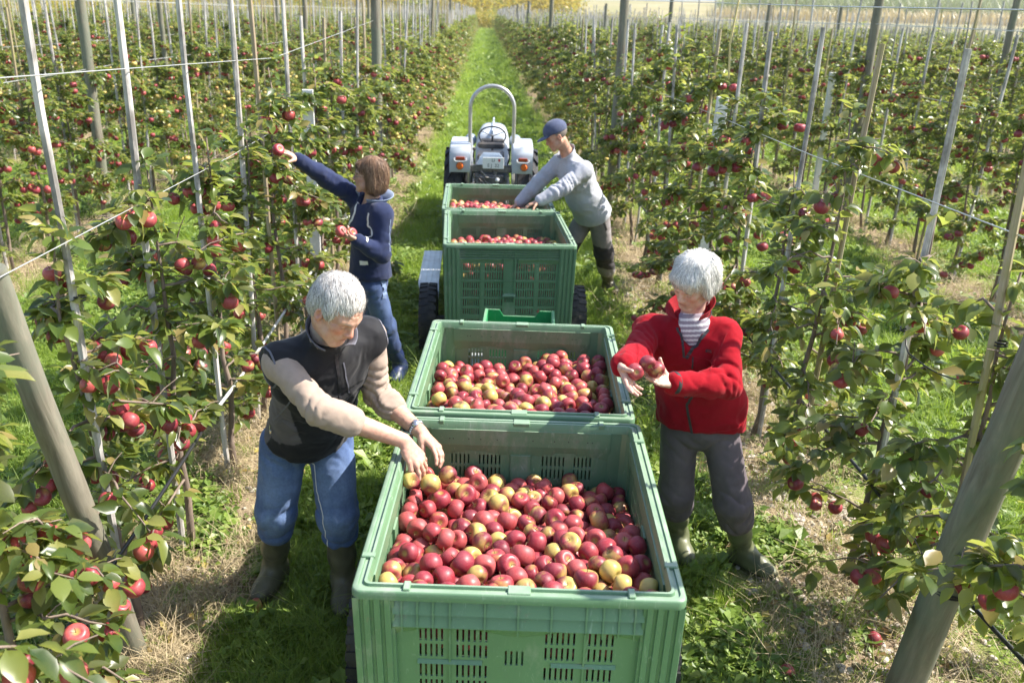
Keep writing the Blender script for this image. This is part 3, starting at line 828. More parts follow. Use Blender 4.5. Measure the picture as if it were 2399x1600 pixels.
for n, lab in [(-1, 'second row to the left'), (2, 'second row to the right'), (-2, 'third row to the left'), (3, 'third row to the right')]:
    for z, hl in [(1.85, 'low'), (2.62, 'high')]:
        wire([rw(n, 3, z), rw(n, 12, z), rw(n, 26, z), rw(n, 40, z)], .004, '%s wire running along the %s' % (hl, lab), sag=.03)
wire([rw(0, 1.4, .66, .05), rw(0, 2.4, .60, .05), rw(0, 4.2, .58, .04)], .0095, 'black irrigation pipe hung along the left row', 'irrigation_pipe', m_pipe, cat='pipe', sag=.02)
wire([rw(0, 4.2, .58, .04), rw(0, 5.1, .585, .06), rw(0, 12, .58, .05)], .0105, 'grey irrigation pipe behind the man in the vest', 'irrigation_pipe', m_pipeg, cat='pipe', sag=.01)
wire([rw(1, 1.4, .62, .03), rw(1, 2.4, .60, .03), rw(1, 3.7, .60, .0), rw(1, 12, .58, 0)], .0095, 'black irrigation pipe hung along the right row', 'irrigation_pipe', m_pipe, cat='pipe', sag=.02)
# ties round the posts and stakes
def ring(c, ax, r, wr, name, label, mat, n=2):
    u, v, d = frame(ax); b = MB()
    for q in range(n):
        a = np.linspace(0, 2 * np.pi, 25)[:, None]; b.tube(np.array(c) + d * q * .012 + (r) * (np.cos(a) * u + np.sin(a) * v), wr, 5, cap=False)
    o = link(name, b.mesh(name, [mat], True)); return setp(o, label, 'tie')
dR = np.array([0.073, -.485, 2.7]); dR /= np.linalg.norm(dR)
ring(np.array([1.617, 2.865, -.1]) + dR * .80, dR + [0.0, 0, 0.], .070, .0042, 'rubber_tie', 'black rubber tie round the leaning post lower right', m_pipe, 2)
for (n, y, z, k) in [(1, 3.0, 1.55, 0), (0, 3.1, 1.58, 1), (1, 3.68, 1.36, 2)]:
    c_ = (rowx(n, y) + .03 * (1 if n > 0 else -1), y - .035, z)
    ring(c_, (0, .1, 1), .022, .0035, 'stake_tie', ['dark tie knotted round the rightmost stake', 'dark tie on the stake beside the two big apples, left', 'dark tie on the stake right of the woman in red'][k], m_pipe, 2)
wire([(rowx(1, 3.68) + .03, 3.645, 1.36), (rowx(1, 3.5) + .0, 3.5, 1.30), (rowx(1, 3.05) + .02, 3.02, 1.38)], .0035, 'dark twisted cord tied between two stakes on the right', 'tie_cord', m_pipe, cat='cord', sag=.03)
p0 = np.array([rowx(1, 6.9) + .03, 6.86, 2.8])
wire([p0 + [0, 0, .1], p0 + [-.04, -.05, -.05], p0 + [-.07, -.06, -.35], p0 + [-.05, -.06, -.6]], .008, 'strand of straw twine hanging from the top of a stake', 'twine', m_twine, cat='twine')

# ------------------------------------------------------------------ the land beyond the orchard
g = np.random.default_rng(9)
vy = []
for s_ in range(4):
    q = 420; P = g.normal(0, 1, (q, 3)) * [.75, .55, .5] + [0, 0, 1.0]; P[:, 2] = np.abs(P[:, 2]); D = g.normal(0, 1, (q, 3)); D[:, 2] -= .3
    me = join_leaves('vine bush', leaflo, P, leaf_frames(D, g.normal(0, .4, D.shape)), g.uniform(.16, .3, q), m_leafy if s_ < 3 else m_leaf); vy.append(loose(me))
pts = []
for r_ in range(24):
    y = 84 + r_ * 4.2
    for x in np.arange(-.75 * y - 5, .1 * y + 8, 1.5):
        if x < -26 or y > 146: pts.append((x + g.normal(0, .2), y + g.normal(0, .2), 0))
for r_ in range(34):
    y = 190 + r_ * 7.0
    for x in np.arange(-.72 * y - 5, .05 * y, 5.0): pts.append((x + g.normal(0, .8), y + g.normal(0, .8), 0))
for r_ in range(9):
    y = 60 + r_ * 2.7
    for x in np.arange(-.75 * y - 5, -.36 * y - 4, 1.5): pts.append((x, y + g.normal(0, .2), 0))
pts = np.array(pts); pts[:, 2] = ground_z(pts[:, 0], pts[:, 1]); q = len(pts)
instancer('vineyard', 'rows of yellow-leaved vines beyond the orchard', pts, np.where(g.random(q) < .85, g.integers(0, 3, q), 3), g.uniform(.8, 1.25, q) * np.where(pts[:, 1] > 188, 2.6, 1), np.c_[np.zeros((q, 2)), g.uniform(0, 6.3, q)], vy)
# maize field to the right
m_corn = leaf_mat('maize leaf', [(.12, .17, .05), (.17, .22, .08), (.10, .14, .05), (.26, .26, .12)], (.16, .2, .08), trans=(.25, .32, .1))
m_cornd = leaf_mat('dry maize leaf', [(.50, .40, .20), (.44, .35, .18), (.56, .46, .26)], (.4, .34, .18), trans=(.5, .4, .2))
vc = [blades(60, 2.3, 1.2, .07, m_corn, 50, .5, 2), blades(60, 2.2, 1.2, .07, m_corn, 51, .5, 2), blades(60, 1.3, 1.3, .06, m_cornd, 52, .5, 2)]
pts = []; ix = []
for r_ in range(38):
    y = 250 + r_ * 6.5
    for x in np.arange(.22 * y, .72 * y, 5.5):
        pts.append((x + g.normal(0, 1), y + g.normal(0, 1), 0)); ix.append(2 if y < 275 else int(g.integers(0, 2)))
pts = np.array(pts); pts[:, 2] = ground_z(pts[:, 0], pts[:, 1]); q = len(pts)
instancer('maize_field', 'band of pale and green maize beyond the right rows', pts, ix, g.uniform(2.2, 3.2, q), np.c_[np.zeros((q, 2)), g.uniform(0, 6.3, q)], vc)

# thin haze volume, added to lift the far blacks like veiling flare
m = bpy.data.materials.new('haze air'); m.use_nodes = True; m.node_tree.nodes.clear()
vo_ = m.node_tree.nodes.new('ShaderNodeVolumePrincipled'); vo_.inputs['Color'].default_value = (1, .97, .92, 1); vo_.inputs['Density'].default_value = .0004; vo_.inputs['Anisotropy'].default_value = .35
mo_ = m.node_tree.nodes.new('ShaderNodeOutputMaterial'); m.node_tree.links.new(vo_.outputs[0], mo_.inputs['Volume'])
o = link('haze', MB().box((-1150, -60, -1.2), (1150, 1250, 60)).mesh('haze', [m])); setp(o, 'thin haze added to lighten the far rows', kind='stuff')

# ------------------------------------------------------------------ big fruit bins
RIM = 1.014
def rrect(hx, hy, r, z, n=5):
    P = []
    for cx, cy, a0 in ((hx - r, hy - r, 0), (-hx + r, hy - r, 90), (-hx + r, -hy + r, 180), (hx - r, -hy + r, 270)):
        for k in range(n + 1):
            a = R(a0 + 90 * k / n); P.append((cx + r * math.cos(a), cy + r * math.sin(a), z))
    return np.array(P)
def loft(b, loops, closed=True, mi=0, cap=False):
    n = len(loops[0]); F = []; m = len(loops)
    for i in range(m if closed else m - 1):
        for j in range(n):
            a = i * n + j; a2 = i * n + (j + 1) % n; i2 = ((i + 1) % m) * n
            F.append((a, a2, i2 + (j + 1) % n, i2 + j))
    if cap: F.append(tuple(range(n))[::-1]); F.append(tuple(range((m - 1) * n, m * n)))
    b.add(np.concatenate(loops), F, mi)
def plate(b, us, zs, holes, fn, t=.008):
    """a wall with real slots; fn(u, z, w) -> xyz, w = 0 outside, 1 inside"""
    us = sorted(set([round(u, 5) for u in us] + [round(h[i], 5) for h in holes for i in (0, 1)]))
    zs = sorted(set([round(z, 5) for z in zs] + [round(h[i], 5) for h in holes for i in (2, 3)]))
    nu, nz = len(us), len(zs)
    um = [(us[i] + us[i + 1]) / 2 for i in range(nu - 1)]; zm = [(zs[i] + zs[i + 1]) / 2 for i in range(nz - 1)]
    solid = np.ones((nu - 1, nz - 1), bool)
    for h in holes:
        iu = [i for i, q in enumerate(um) if h[0] < q < h[1]]; iz = [i for i, q in enumerate(zm) if h[2] < q < h[3]]
        for i in iu:
            for j in iz: solid[i, j] = False
    V = [fn(u, z, w_) for w_ in (0, 1) for u in us for z in zs]
    I = lambda w_, i, j: w_ * nu * nz + i * nz + j
    F = []
    for i in range(nu - 1):
        for j in range(nz - 1):
            if not solid[i, j]: continue
            F.append((I(0, i, j), I(0, i + 1, j), I(0, i + 1, j + 1), I(0, i, j + 1)))
            F.append((I(1, i, j), I(1, i, j + 1), I(1, i + 1, j + 1), I(1, i + 1, j)))
            for di, dj, e in ((-1, 0, ((i, j), (i, j + 1))), (1, 0, ((i + 1, j + 1), (i + 1, j))), (0, -1, ((i + 1, j), (i, j))), (0, 1, ((i, j + 1), (i + 1, j + 1)))):
                a, c = i + di, j + dj
                if not (0 <= a < nu - 1 and 0 <= c < nz - 1) or not solid[a, c]:
                    (p, q), (r_, s_) = e
                    F.append((I(0, p, q), I(0, r_, s_), I(1, r_, s_), I(1, p, q)))
    b.add(V, F)
def slots(groups, rows, wdt=.0065):
    H = []
    for u0, u1, k in groups:
        for i in range(k):
            c = u0 + (u1 - u0) * (i + .5) / k
            for z0, z1 in rows: H.append((c - wdt / 2, c + wdt / 2, z0, z1))
    return H
def bin_parts(style):
    out = []; H = .76
    hx, hy = .5, .6
    # rim
    b = MB(); prof = [(0, .727), (0, .752), (.004, .757), (.017, .757), (.019, .751), (.031, .751), (.034, .76), (.042, .76), (.046, .752), (.050, .727)]
    loft(b, [rrect(hx - i, hy - i, max(.012, .03 - i * .3), z) for i, z in prof]); out.append(('rim', b))
    # lugs on the rim
    for sx in (-1, 1):
        for y_ in (-.42, .43): out.append(('rim_lug', MB().box((sx * .475 - .022, y_ - .012, .745), (sx * .475 + .022, y_ + .012, .7635), bev=.003)))
    for sy in (-1, 1):
        for x_ in (-.335, .335): out.append(('rim_lug', MB().box((x_ - .011, sy * .572 - .022, .745), (x_ + .011, sy * .572 + .022, .7645), bev=.003)))
        out.append(('rim_lug', MB().box((-.035, sy * .572 - .022, .745), (.035, sy * .572 + .022, .7615), bev=.003)))
    # fluted corner posts
    for sx in (-1, 1):
        for sy in (-1, 1):
            pts = []
            def face(n_, L, hc):      # flutes along one face
                q = []
                for k in range(n_):
                    a = L * k / n_; q += [(a + .002, 0), (a + L / n_ * .62, 0), (a + L / n_ * .68, .008), (a + L / n_ * .96, .008)]
                return q
            fx = face(4, .125, 0); fy = face(4, .125, 0)
            outl = [(hx - a, hy - d) for a, d in fx[::-1]] + [(hx - d, hy - a) for a, d in fy]
            outl = [(hx - .125, hy - .03)] + outl + [(hx - .03, hy - .125), (hx - .042, hy - .125), (hx - .042, hy - .075), (hx - .055, hy - .055), (hx - .075, hy - .042), (hx - .125, hy - .042)]
            b = MB(); loops = []
            for z, ins in ((.0, .018), (.06, .018), (.06, .016), (.730, .003)):
                loops.append(np.array([((x - ins) * sx, (y - ins) * sy, z) for x, y in (outl if sx * sy > 0 else outl[::-1])]))
            n = len(outl); F = []
            for i in range(3):
                for j in range(n):
                    a = i * n + j; c = i * n + (j + 1) % n; F.append((a, c, c + n, a + n))
            b.add(np.concatenate(loops), F); out.append(('corner_post', b))
    # walls
    if style == 'A':
        gr = [(-.305, -.222, 5), (-.192, -.086, 6), (.080, .182, 6), (.212, .300, 5)]
        rows = [(.560, .606), (.500, .548), (.422, .470), (.362, .410), (.284, .332), (.224, .272), (.15, .195)]
    else:
        gr = [(-.352, -.222, 8), (-.190, -.045, 8), (.047, .190, 8), (.222, .352, 8)]
        rows = [(.545, .605), (.478, .536), (.407, .457), (.342, .397), (.268, .322), (.20, .25), (.12, .165)]
    for k, (half, along) in enumerate(((hx, 0), (hx, 0), (hy, 1), (hy, 1))):
        s = -1 if k % 2 == 0 else 1
        L = half - .123
        sc_ = L / .377
        hl = slots([(a * sc_, c * sc_, n) for a, c, n in gr], rows)
        if along == 0 and style == 'A': hl += slots([(-.042, .026, 4)], [(.475, .53)])
        if along == 0 and style == 'B': hl += slots([(-.035, .035, 4)], [(.300, .345)])
        def pos(u, z, o, s=s, along=along):
            base = (hy if along == 0 else hx) - .03 - .013 * (1 - z / .712)
            d = base + o
            return ((u, s * d, z) if along == 0 else (s * d, u, z)) if True else None
        flip = (along == 0 and s > 0) or (along == 1 and s < 0)
        b = MB(); plate(b, [-L, L], [.05, .730], hl, (lambda u, z, w_, f=flip: pos(-u if f else u, z, -.009 * w_)))
        out.append(('wall', b))
        # ribs, ledges and pilaster on the outside and inside
        b = MB()
        def slab(u0, u1, z0, z1, o0, o1):   # little block; o = how far it stands out at bottom / top
            V = [pos(u, z, o) for u in (u0, u1) for z in (z0, z1) for o in ((-.0005, o0) if z == z0 else (-.0005, o1))]
            F = [(0, 1, 3, 2), (4, 6, 7, 5), (0, 4, 5, 1), (2, 3, 7, 6), (1, 5, 7, 3)]
            b.add(V, [f if (s > 0) ^ (along == 1) ^ True else f[::-1] for f in F])
        if along == 0 and style == 'A':
            for z0, z1 in ((.675, .722), (.629, .674)):
                slab(-L, L, z0, z1, .026, .005)
                for q in (-.35, -.303, -.256, -.205, -.10, 0.0, .10, .205, .256, .303, .35):
                    slab(q - .003, q + .003, z0 + .002, z1, .029, .016)
            n = 24
            for i in range(n):     # wavy ledge
                u0, u1 = -L + 2 * L * i / n, -L + 2 * L * (i + 1) / n
                zz = [.585 + .038 * max(0, 1 - abs(abs(u) - .2) / .18) for u in (u0, u1)]
                V = [pos(u0, zz[0], .001), pos(u1, zz[1], .001), pos(u1, .628, .024), pos(u0, .628, .024), pos(u1, .628, 0), pos(u0, .628, 0)]
                F = [(0, 1, 2, 3), (3, 2, 4, 5)]; b.add(V, [f if s < 0 else f[::-1] for f in F])
            for q in (-.35, -.303, -.256, -.10, 0, .10, .256, .303, .35): slab(q - .0025, q + .0025, .603, .629, .021, .021)
            for q in (-.206, .206): slab(q - .003, q + .003, .09, .61, .006, .006)
            for z in (.485, .345, .21):
                for q in (-.206, .206):
                    slab(q - .10, q + .10, z - .006, z + .004, .010, .002)
        elif along == 0:
            for z in (.70, .682, .664, .645): slab(-L, L, z - .003, z + .003, .014, .014)
            for q in (-.215, -.04, 0, .04, .215): slab(q - .003, q + .003, .645, .71, .015, .015)
            n = 24
            for i in range(n):
                u0, u1 = -L + 2 * L * i / n, -L + 2 * L * (i + 1) / n
                if abs((u0 + u1) / 2) < .05: continue
                zz = [.602 + .022 * max(0, 1 - abs(abs(u) - .2) / .16) for u in (u0, u1)]
                V = [pos(u0, zz[0], .001), pos(u1, zz[1], .001), pos(u1, .643, .02), pos(u0, .643, .02), pos(u1, .643, 0), pos(u0, .643, 0)]
                F = [(0, 1, 2, 3), (3, 2, 4, 5)]; b.add(V, [f if s < 0 else f[::-1] for f in F])
            for q in (-.205, .205): slab(q - .010, q + .010, .10, .60, .004, .004)
            slab(-.045, -.037, .30, .645, .016, .016); slab(.037, .045, .30, .645, .016, .016); slab(-.05, .05, .352, .368, .022, .012)
            for z in (.470, .335): slab(-L, L, z - .002, z + .002, .006, .006)
        else:
            for z in (.70, .66, .62): slab(-L, L, z - .004, z + .004, .016, .016)
            for q in np.linspace(-L + .05, L - .05, 9): slab(q - .004, q + .004, .1, .70, .008, .008)
        # inside: upper band and a middle pilaster
        def inn(u0, u1, z0, z1, o0, o1):
            V = [pos(u, z, o) for u in (u0, u1) for z in (z0, z1) for o in ((-.0085, -.009 - o0) if z == z0 else (-.0085, -.009 - o1))]
            F = [(0, 1, 3, 2), (4, 6, 7, 5), (0, 4, 5, 1), (2, 3, 7, 6), (1, 5, 7, 3)]
            b.add(V, [f if not ((s > 0) ^ (along == 1) ^ True) else f[::-1] for f in F])
        inn(-L, L, .655, .727, .012, .016)
        n = 16
        for i in range(n):
            u0, u1 = -L + 2 * L * i / n, -L + 2 * L * (i + 1) / n; uu = (u0 + u1) / 2
            z_ = .600 + .028 * max(0, 1 - abs(abs(uu) - L * .5) / (L * .45))
            inn(u0, u1, z_, .656, .001, .012)
        inn(-.042, .042, .06, .61, .010, .010)
        out.append(('rib', b))
    b = MB(); b.box((-.46, -.56, .045), (.46, .56, .055)); out.append(('floor', b))
    for sx in (-1, 0, 1): b = MB(); b.box((sx * .4 - .06, -.57, 0), (sx * .4 + .06, .57, .044)); out.append(('foot', b))
    # small drilled marks along the rim band
    b = MB()
    for s_ in (-1, 1):
        for x_ in (-.30, -.285, -.22, -.17, -.1, .05, .14, .2, .28, .30):
            b.lathe([(.0001, 0), (.0028, 0.0)], 8, (x_, s_ * .5445 if s_ > 0 else -.5445, .685), (0, -s_, 0))
    out.append(('drain_hole', b))
    return out
bin_meshes = {}
for st in 'AB':
    bin_meshes[st] = []
    for nm, b in bin_parts(st):
        me = b.mesh(nm, [m_dark if nm == 'drain_hole' else m_bin], nm in ('rim',))
        if nm == 'rim': me.set_sharp_from_angle(angle=R(50))
        bin_meshes[st].append((nm, me))
BINS = [((.048, 2.749), -.006, 'A', 'green slatted fruit bin nearest the camera, heaped with apples'),
        ((.047, 3.989), -.012, 'A', 'green fruit bin directly behind the nearest one, beside the woman in red'),
        ((-.077, 6.906), .075, 'B', 'green fruit bin on the rear of the front trailer, about two thirds full'),
        ((-.180, 8.128), .052, 'B', 'green fruit bin closest to the tractor, the man in grey reaching in')]
bin_roots = []
for (x, y), yaw, st, lab in BINS:
    root = empty('fruit_bin', (x, y, RIM - .76), lab, 'bin', 'green fruit bins on the trailers', yaw)
    for nm, me in bin_meshes[st]: link(nm, me, root)
    bin_roots.append(root)

# ------------------------------------------------------------------ the apples in the bins
def settle(surf, n, seed, hold=None):
    """drop n apples on a hidden floor that follows the wanted surface"""
    g = np.random.default_rng(seed); r = .0365; hx, hy = .456 - r, .556 - r
    P = np.c_[g.uniform(-hx, hx, n), g.uniform(-hy, hy, n), np.zeros(n)]
    fl = lambda p: surf(p[:, 0], p[:, 1]) - .165
    P[:, 2] = fl(P) + g.uniform(0, .20, n)
    rr = r * g.uniform(.93, 1.08, n)
    for it in range(150):
        P[:, 2] -= .004 if it < 120 else .0015
        for q in range(2):
            d = P[:, None] - P[None]; L2 = (d ** 2).sum(-1); np.fill_diagonal(L2, 9)
            mn = (rr[:, None] + rr[None]) * .985
            i, j = np.nonzero(np.triu(L2 < mn ** 2))
            L_ = np.sqrt(L2[i, j]) + 1e-9; v = d[i, j] / L_[:, None] * ((mn[i, j] - L_) * .42)[:, None]
            np.add.at(P, i, v); np.add.at(P, j, -v)
            P[:, 0] = np.clip(P[:, 0], -hx, hx); P[:, 1] = np.clip(P[:, 1], -hy, hy)
            P[:, 2] = np.maximum(P[:, 2], fl(P))
    return P, rr
G2 = lambda x, y, cx, cy, s: np.exp(-((x - cx) ** 2 + (y - cy) ** 2) / s ** 2)
surfs = [lambda x, y: .950 - .125 * np.clip((y + .15) / .65, 0, 1) + .030 * np.clip(-(y + .1) / .45, 0, 1) + .10 * G2(x, y, -.33, .36, .17) + .03 * G2(x, y, .25, .42, .2) + .012 * np.sin(9 * x + 5 * y),
         lambda x, y: .995 - .14 * np.clip((y + .5) / 1.0, 0, 1) + .09 * G2(x, y, .30, .45, .24) + .012 * np.sin(8 * x - 6 * y),
         lambda x, y: .958 - .10 * np.clip((y + .3) / .8, 0, 1) + .035 * G2(x, y, .05, .0, .14) - .035 * G2(x, y, .5, -.5, .4),
         lambda x, y: .965 - .06 * np.clip((x + .1) / .5, 0, 1) - .06 * np.clip(y / .5, 0, 1) + .05 * G2(x, y, -.25, -.2, .2)]
RZ = RIM - .76
cand = []
for k, ((x0, y0), yaw, st, lab) in enumerate(BINS):
    P, rr = settle(lambda x, y, f=surfs[k]: f(x, y) - RZ - .036, 560, 40 + k)
    ca, sa = math.cos(yaw), math.sin(yaw)
    W_ = np.c_[x0 + P[:, 0] * ca - P[:, 1] * sa, y0 + P[:, 0] * sa + P[:, 1] * ca, P[:, 2] + RZ]
    for i in range(len(P)): cand.append((k, W_[i], rr[i], P[i]))
# which ones show: a coarse depth buffer from the photograph's viewpoint
W_ = np.array([c[1] for c in cand]); px, py, zc = project(W_); rad = np.array([c[2] for c in cand]) * FPX / zc
buf = {}; order = np.argsort(zc); shown = np.zeros(len(cand))
rimy = []
for (x0, y0), yaw, st, lab in BINS:
    a = project([[x0 - .5 * math.cos(yaw) + .6 * math.sin(yaw), y0 - .6, RIM], [x0 + .5 * math.cos(yaw), y0 - .6 + .5 * math.sin(yaw), RIM]]); rimy.append((a[0], a[1]))
for i in order:
    k = cand[i][0]; ok = 0
    for dx in np.arange(-rad[i], rad[i] + 1, 4.0):
        for dy in np.arange(-rad[i], rad[i] + 1, 4.0):
            if dx * dx + dy * dy > rad[i] ** 2: continue
            X_, Y_ = px[i] + dx, py[i] + dy
            ry = np.interp(X_, rimy[k][0], rimy[k][1])
            if Y_ > ry or Y_ > 1600: continue
            key = (int(X_ // 4), int(Y_ // 4))
            if key not in buf: buf[key] = i; ok += 1
    shown[i] = ok
top300 = set(np.argsort(-shown)[:300].tolist())
binname = ['nearest bin', 'second bin', 'third bin', 'farthest bin']
cells = {}
rest = MB(); lo_ = apple_mesh('apple', m_apple, .0365, n=10, k=7, stem=False); av_ = np.array([v.co[:] for v in lo_.vertices]); af_ = [tuple(p.vertices) for p in lo_.polygons]
g = np.random.default_rng(4)
items = []
for i, (k, wp, r_, lp) in enumerate(cand):
    eul = (g.normal(0, 1.3), g.normal(0, 1.3), g.uniform(0, 6.28)); q = g.random()
    if i in top300: items.append((i, k, wp, r_, lp, eul, q))
    else:
        Rm = np.array(Euler(eul).to_matrix()); rest.add(av_ @ Rm.T * (r_ / .0365) + wp, af_)
# a packed fill behind the slots, lower down
for k, ((x0, y0), yaw, st, lab) in enumerate(BINS):
    ca, sa = math.cos(yaw), math.sin(yaw)
    for zi, z in enumerate(np.arange(.10, .60, .064)):
        for side in range(4):
            if k in (1, 3) and side == 0: continue
            L_ = .44 if side < 2 else .54; m_ = (.51 if side < 2 else .41)
            for u in np.arange(-L_ + .04 + (.035 if zi % 2 else 0), L_ - .02, .071):
                d = -m_ if side % 2 == 0 else m_
                lx, ly = (u, d) if side < 2 else (d, u)
                if z > surfs[k](lx, ly) - RZ - .17: continue
                if side == 1 and k in (0, 2): continue
                lx += g.normal(0, .006); ly += g.normal(0, .006)
                Rm = np.array(Euler((g.normal(0, 1.3), g.normal(0, 1.3), g.uniform(0, 6.28))).to_matrix())
                rest.add(av_ @ Rm.T + [x0 + lx * ca - ly * sa, y0 + lx * sa + ly * ca, z + RZ + g.normal(0, .004)], af_)
o = link('heaped_apples', rest.mesh('heaped apples', [m_appleh], True)); setp(o, 'red and yellow apples deeper in the heaps of the four bins', kind='stuff')
out_ = []
for i, k, wp, r_, lp, eul, q in items:
    me, cw = (apples_g[0], 'yellow-green') if q < .045 else ((apples_r[int(q * 100) % 3], 'deep red') if q > .62 else (apples_p[int(q * 97) % 5], 'red and yellow'))
    nx_ = ['left edge', 'left side', 'middle', 'right side', 'right edge'][int(np.clip((lp[0] + .45) / .18, 0, 4))]
    fy = ['front', 'nearer front', 'nearer centre', 'farther centre', 'back', 'far back'][int(np.clip((lp[1] + .55) / .1834, 0, 5))]
    cells.setdefault((k, cw, nx_, fy), []).append((float(lp[0]), len(out_))); out_.append((me, wp, eul, r_))
POSW = {1: [''], 2: ['left of two', 'right of two'], 3: ['left of three', 'middle of three', 'right of three']}
for (k, cw, nx_, fy), l in cells.items():
    l.sort(); n = len(l)
    for j, (_, q) in enumerate(l):
        me, wp, eul, r_ = out_[q]; pw = POSW[n][j] if n < 4 else nth(j + 1) + ' from left'
        o = link('apple', me, None, wp, eul, r_ / .0365)
        setp(o, '%s apple, %s %s of the %s%s' % (cw, fy, nx_, binname[k], ', ' + pw if pw else ''), 'apple', 'apples heaped in the bins')
for (x, y, m_, lab, s_) in [(*at_z(2048, 1497, .03)[:2], apples_r[0], 'fallen red apple on the bare soil at the lower right', 1.0),
                        (*at_z(1845, 1573, .03)[:2], apples_p[1], 'brownish rotting apple in the grass at the bottom right', .9),
                        (*at_z(600, 1418, .03)[:2], apples_p[2], 'orange rotting apple in the grass by the boot of the man in the vest', .9)]:
    o = link('fallen_apple', m_, None, (x, y, .03), (1.3, .4, 2.0), s_); setp(o, lab, 'apple')

# ------------------------------------------------------------------ trailers
def wheel(parent, c, r, w_, axis=(1, 0, 0), lugs=22, name='wheel', deep=.008, big=False):
    """a tyre with its tread blocks and a rim; c in the parent's own frame"""
    b = MB(); n = 40
    prof = [(r * .60, -w_ * .42), (r * .78, -w_ * .5), (r * .93, -w_ * .47), (r * .985, -w_ * .36), (r, -w_ * .15), (r, w_ * .15), (r * .985, w_ * .36), (r * .93, w_ * .47), (r * .78, w_ * .5), (r * .60, w_ * .42)]
    b.lathe(prof, n, c, axis); u, v, d = frame(axis); c = np.array(c)
    for k in range(lugs):
        for s_ in (-1, 1):
            a = 2 * np.pi * (k + (.5 if s_ > 0 else 0)) / lugs
            V = []
            sk = (.9 if big else .25) * 2 * np.pi / lugs; da = 2 * np.pi / lugs * .26
            for tt, aa in ((.04, 0), (.47, sk)):
                for rr_ in (r * .96, r + deep * (1 if tt < .4 else .4)):
                    for e in (-da, da):
                        ang = a + aa * (1 if big else .3) + e
                        V.append(c + d * s_ * w_ * tt + (math.cos(ang) * u + math.sin(ang) * v) * rr_)
            F = [(0, 1, 3, 2), (4, 6, 7, 5), (2, 3, 7, 6), (0, 2, 6, 4), (1, 5, 7, 3)]
            b.add(V, [f if s_ < 0 else f[::-1] for f in F])
    tm = b.mesh('tyre', [m_rubber], True); tm.set_sharp_from_angle(angle=R(35))
    wl_ = link(name, tm, parent)
    b = MB(); b.lathe([(.001, -w_ * .12), (r * .25, -w_ * .16), (r * .3, -w_ * .3), (r * .58, -w_ * .34), (r * .62, -w_ * .42), (r * .62, w_ * .42), (r * .58, w_ * .34), (r * .3, w_ * .3), (r * .25, w_ * .16), (.001, w_ * .12)], 24, c, axis)
    link('rim', b.mesh('wheel rim', [m_galv], True), wl_)
    return wl_
def trailer(x, y, yaw, label, wy, wx, step):
    root = empty('bin_trailer', (x, y, 0), label, 'trailer', None, yaw)
    def P(nm, b, m, sm=False, au=None):
        me = b.mesh(nm, [m], sm); return link(nm, me, root)
    b = MB()
    for sx in (-1, 1): b.box((sx * .36 - .03, -1.28, .19), (sx * .36 + .03, 1.3, .25), bev=.003)
    for y_ in (-1.27, -.4, .4, 1.27): b.box((-.33, y_ - .03, .192), (.33, y_ + .03, .247))
    P('chassis', b, m_galv)
    b = MB(); b.box((-.05, 1.3, .20), (.05, 2.25, .26), bev=.004); b.tube([(0, 2.2, .23), (0, 2.38, .25)], .03, 10); P('drawbar', b, m_galv)
    b = MB(); b.tube([(-wx, wy, .265), (wx, wy, .265)], .02, 8); P('axle', b, m_dark)
    for sx in (-1, 1): wheel(root, (sx * wx, wy, .272), .272, .145, lugs=26)
    if step:
        b = MB(); V = [(-.69, .55, .50), (-.535, .60, .50), (-.69, -.30, .47), (-.535, -.50, .46)]
        b.box((-.70, -.42, .46), (-.525, .62, .475), bev=.003)
        b.add([(-.70, -.42, .46), (-.525, -.42, .46), (-.525, -.52, .36), (-.66, -.52, .36), (-.70, -.42, .475), (-.525, -.42, .475), (-.525, -.53, .36), (-.66, -.53, .36)], [(4, 5, 6, 7), (0, 3, 2, 1)])
        for i in range(4):
            for j in range(17): b.lathe([(.0005, .0025), (.0055, .0025), (.007, 0)], 6, (-.68 + i * .045, -.38 + j * .058, .4751), (0, 0, 1))
        P('step_plate', b, m_galv)
        b = MB(); b.box((-.66, -.66, .12), (-.52, -.52, .20), bev=.02); P('mud_flap_bracket', b, m_galv)
    return root
trailer(.048, 3.37, -.009, 'low galvanised trailer carrying the two nearest bins', -.45, .565, False)
trailer(-.13, 7.52, .055, 'low galvanised trailer with a pimpled step plate behind the tractor', -.72, .60, True)
# small bright green crate on the drawbar
root = empty('harvest_crate', (.045, 5.86, .24), 'small bright green plastic crate in front of the third bin', 'crate', None, -.02)
b = MB(); hx, hy, hh = .235, .17, .36
def cr_wall(b, x0, x1, y, z1, cut, t=.012):
    n = 16
    for i in range(n):
        a, c = x0 + (x1 - x0) * i / n, x0 + (x1 - x0) * (i + 1) / n
        f = lambda u: z1 - cut * float(np.clip((.62 - abs(u) / max(abs(x0), abs(x1))) / .12, 0, 1))
        V = [(a, y, 0), (c, y, 0), (c, y, f(c)), (a, y, f(a)), (a, y + t, 0), (c, y + t, 0), (c, y + t, f(c)), (a, y + t, f(a))]
        b.add(V, [(0, 1, 2, 3), (5, 4, 7, 6), (3, 2, 6, 7)])
cr_wall(b, -hx, hx, hy - .012, hh, .045); link('wall', b.mesh('crate wall', [m_crate]), root)
b = MB(); cr_wall(b, -hx, hx, -hy, hh - .0, .045); link('wall', b.mesh('crate wall', [m_crate]), root)
for s_ in (-1, 1):
    b = MB(); b.box((s_ * hx - .006, -hy, 0), (s_ * hx + .006, hy, hh), bev=.002); b.box((s_ * (hx + .008) - .01, -hy - .004, hh - .02), (s_ * (hx + .008) + .01, hy + .004, hh + .003), bev=.003)
    link('wall', b.mesh('crate wall', [m_crate]), root)
b = MB(); b.box((-hx, -hy, .01), (hx, hy, .02)); link('floor', b.mesh('crate floor', [m_crate]), root)
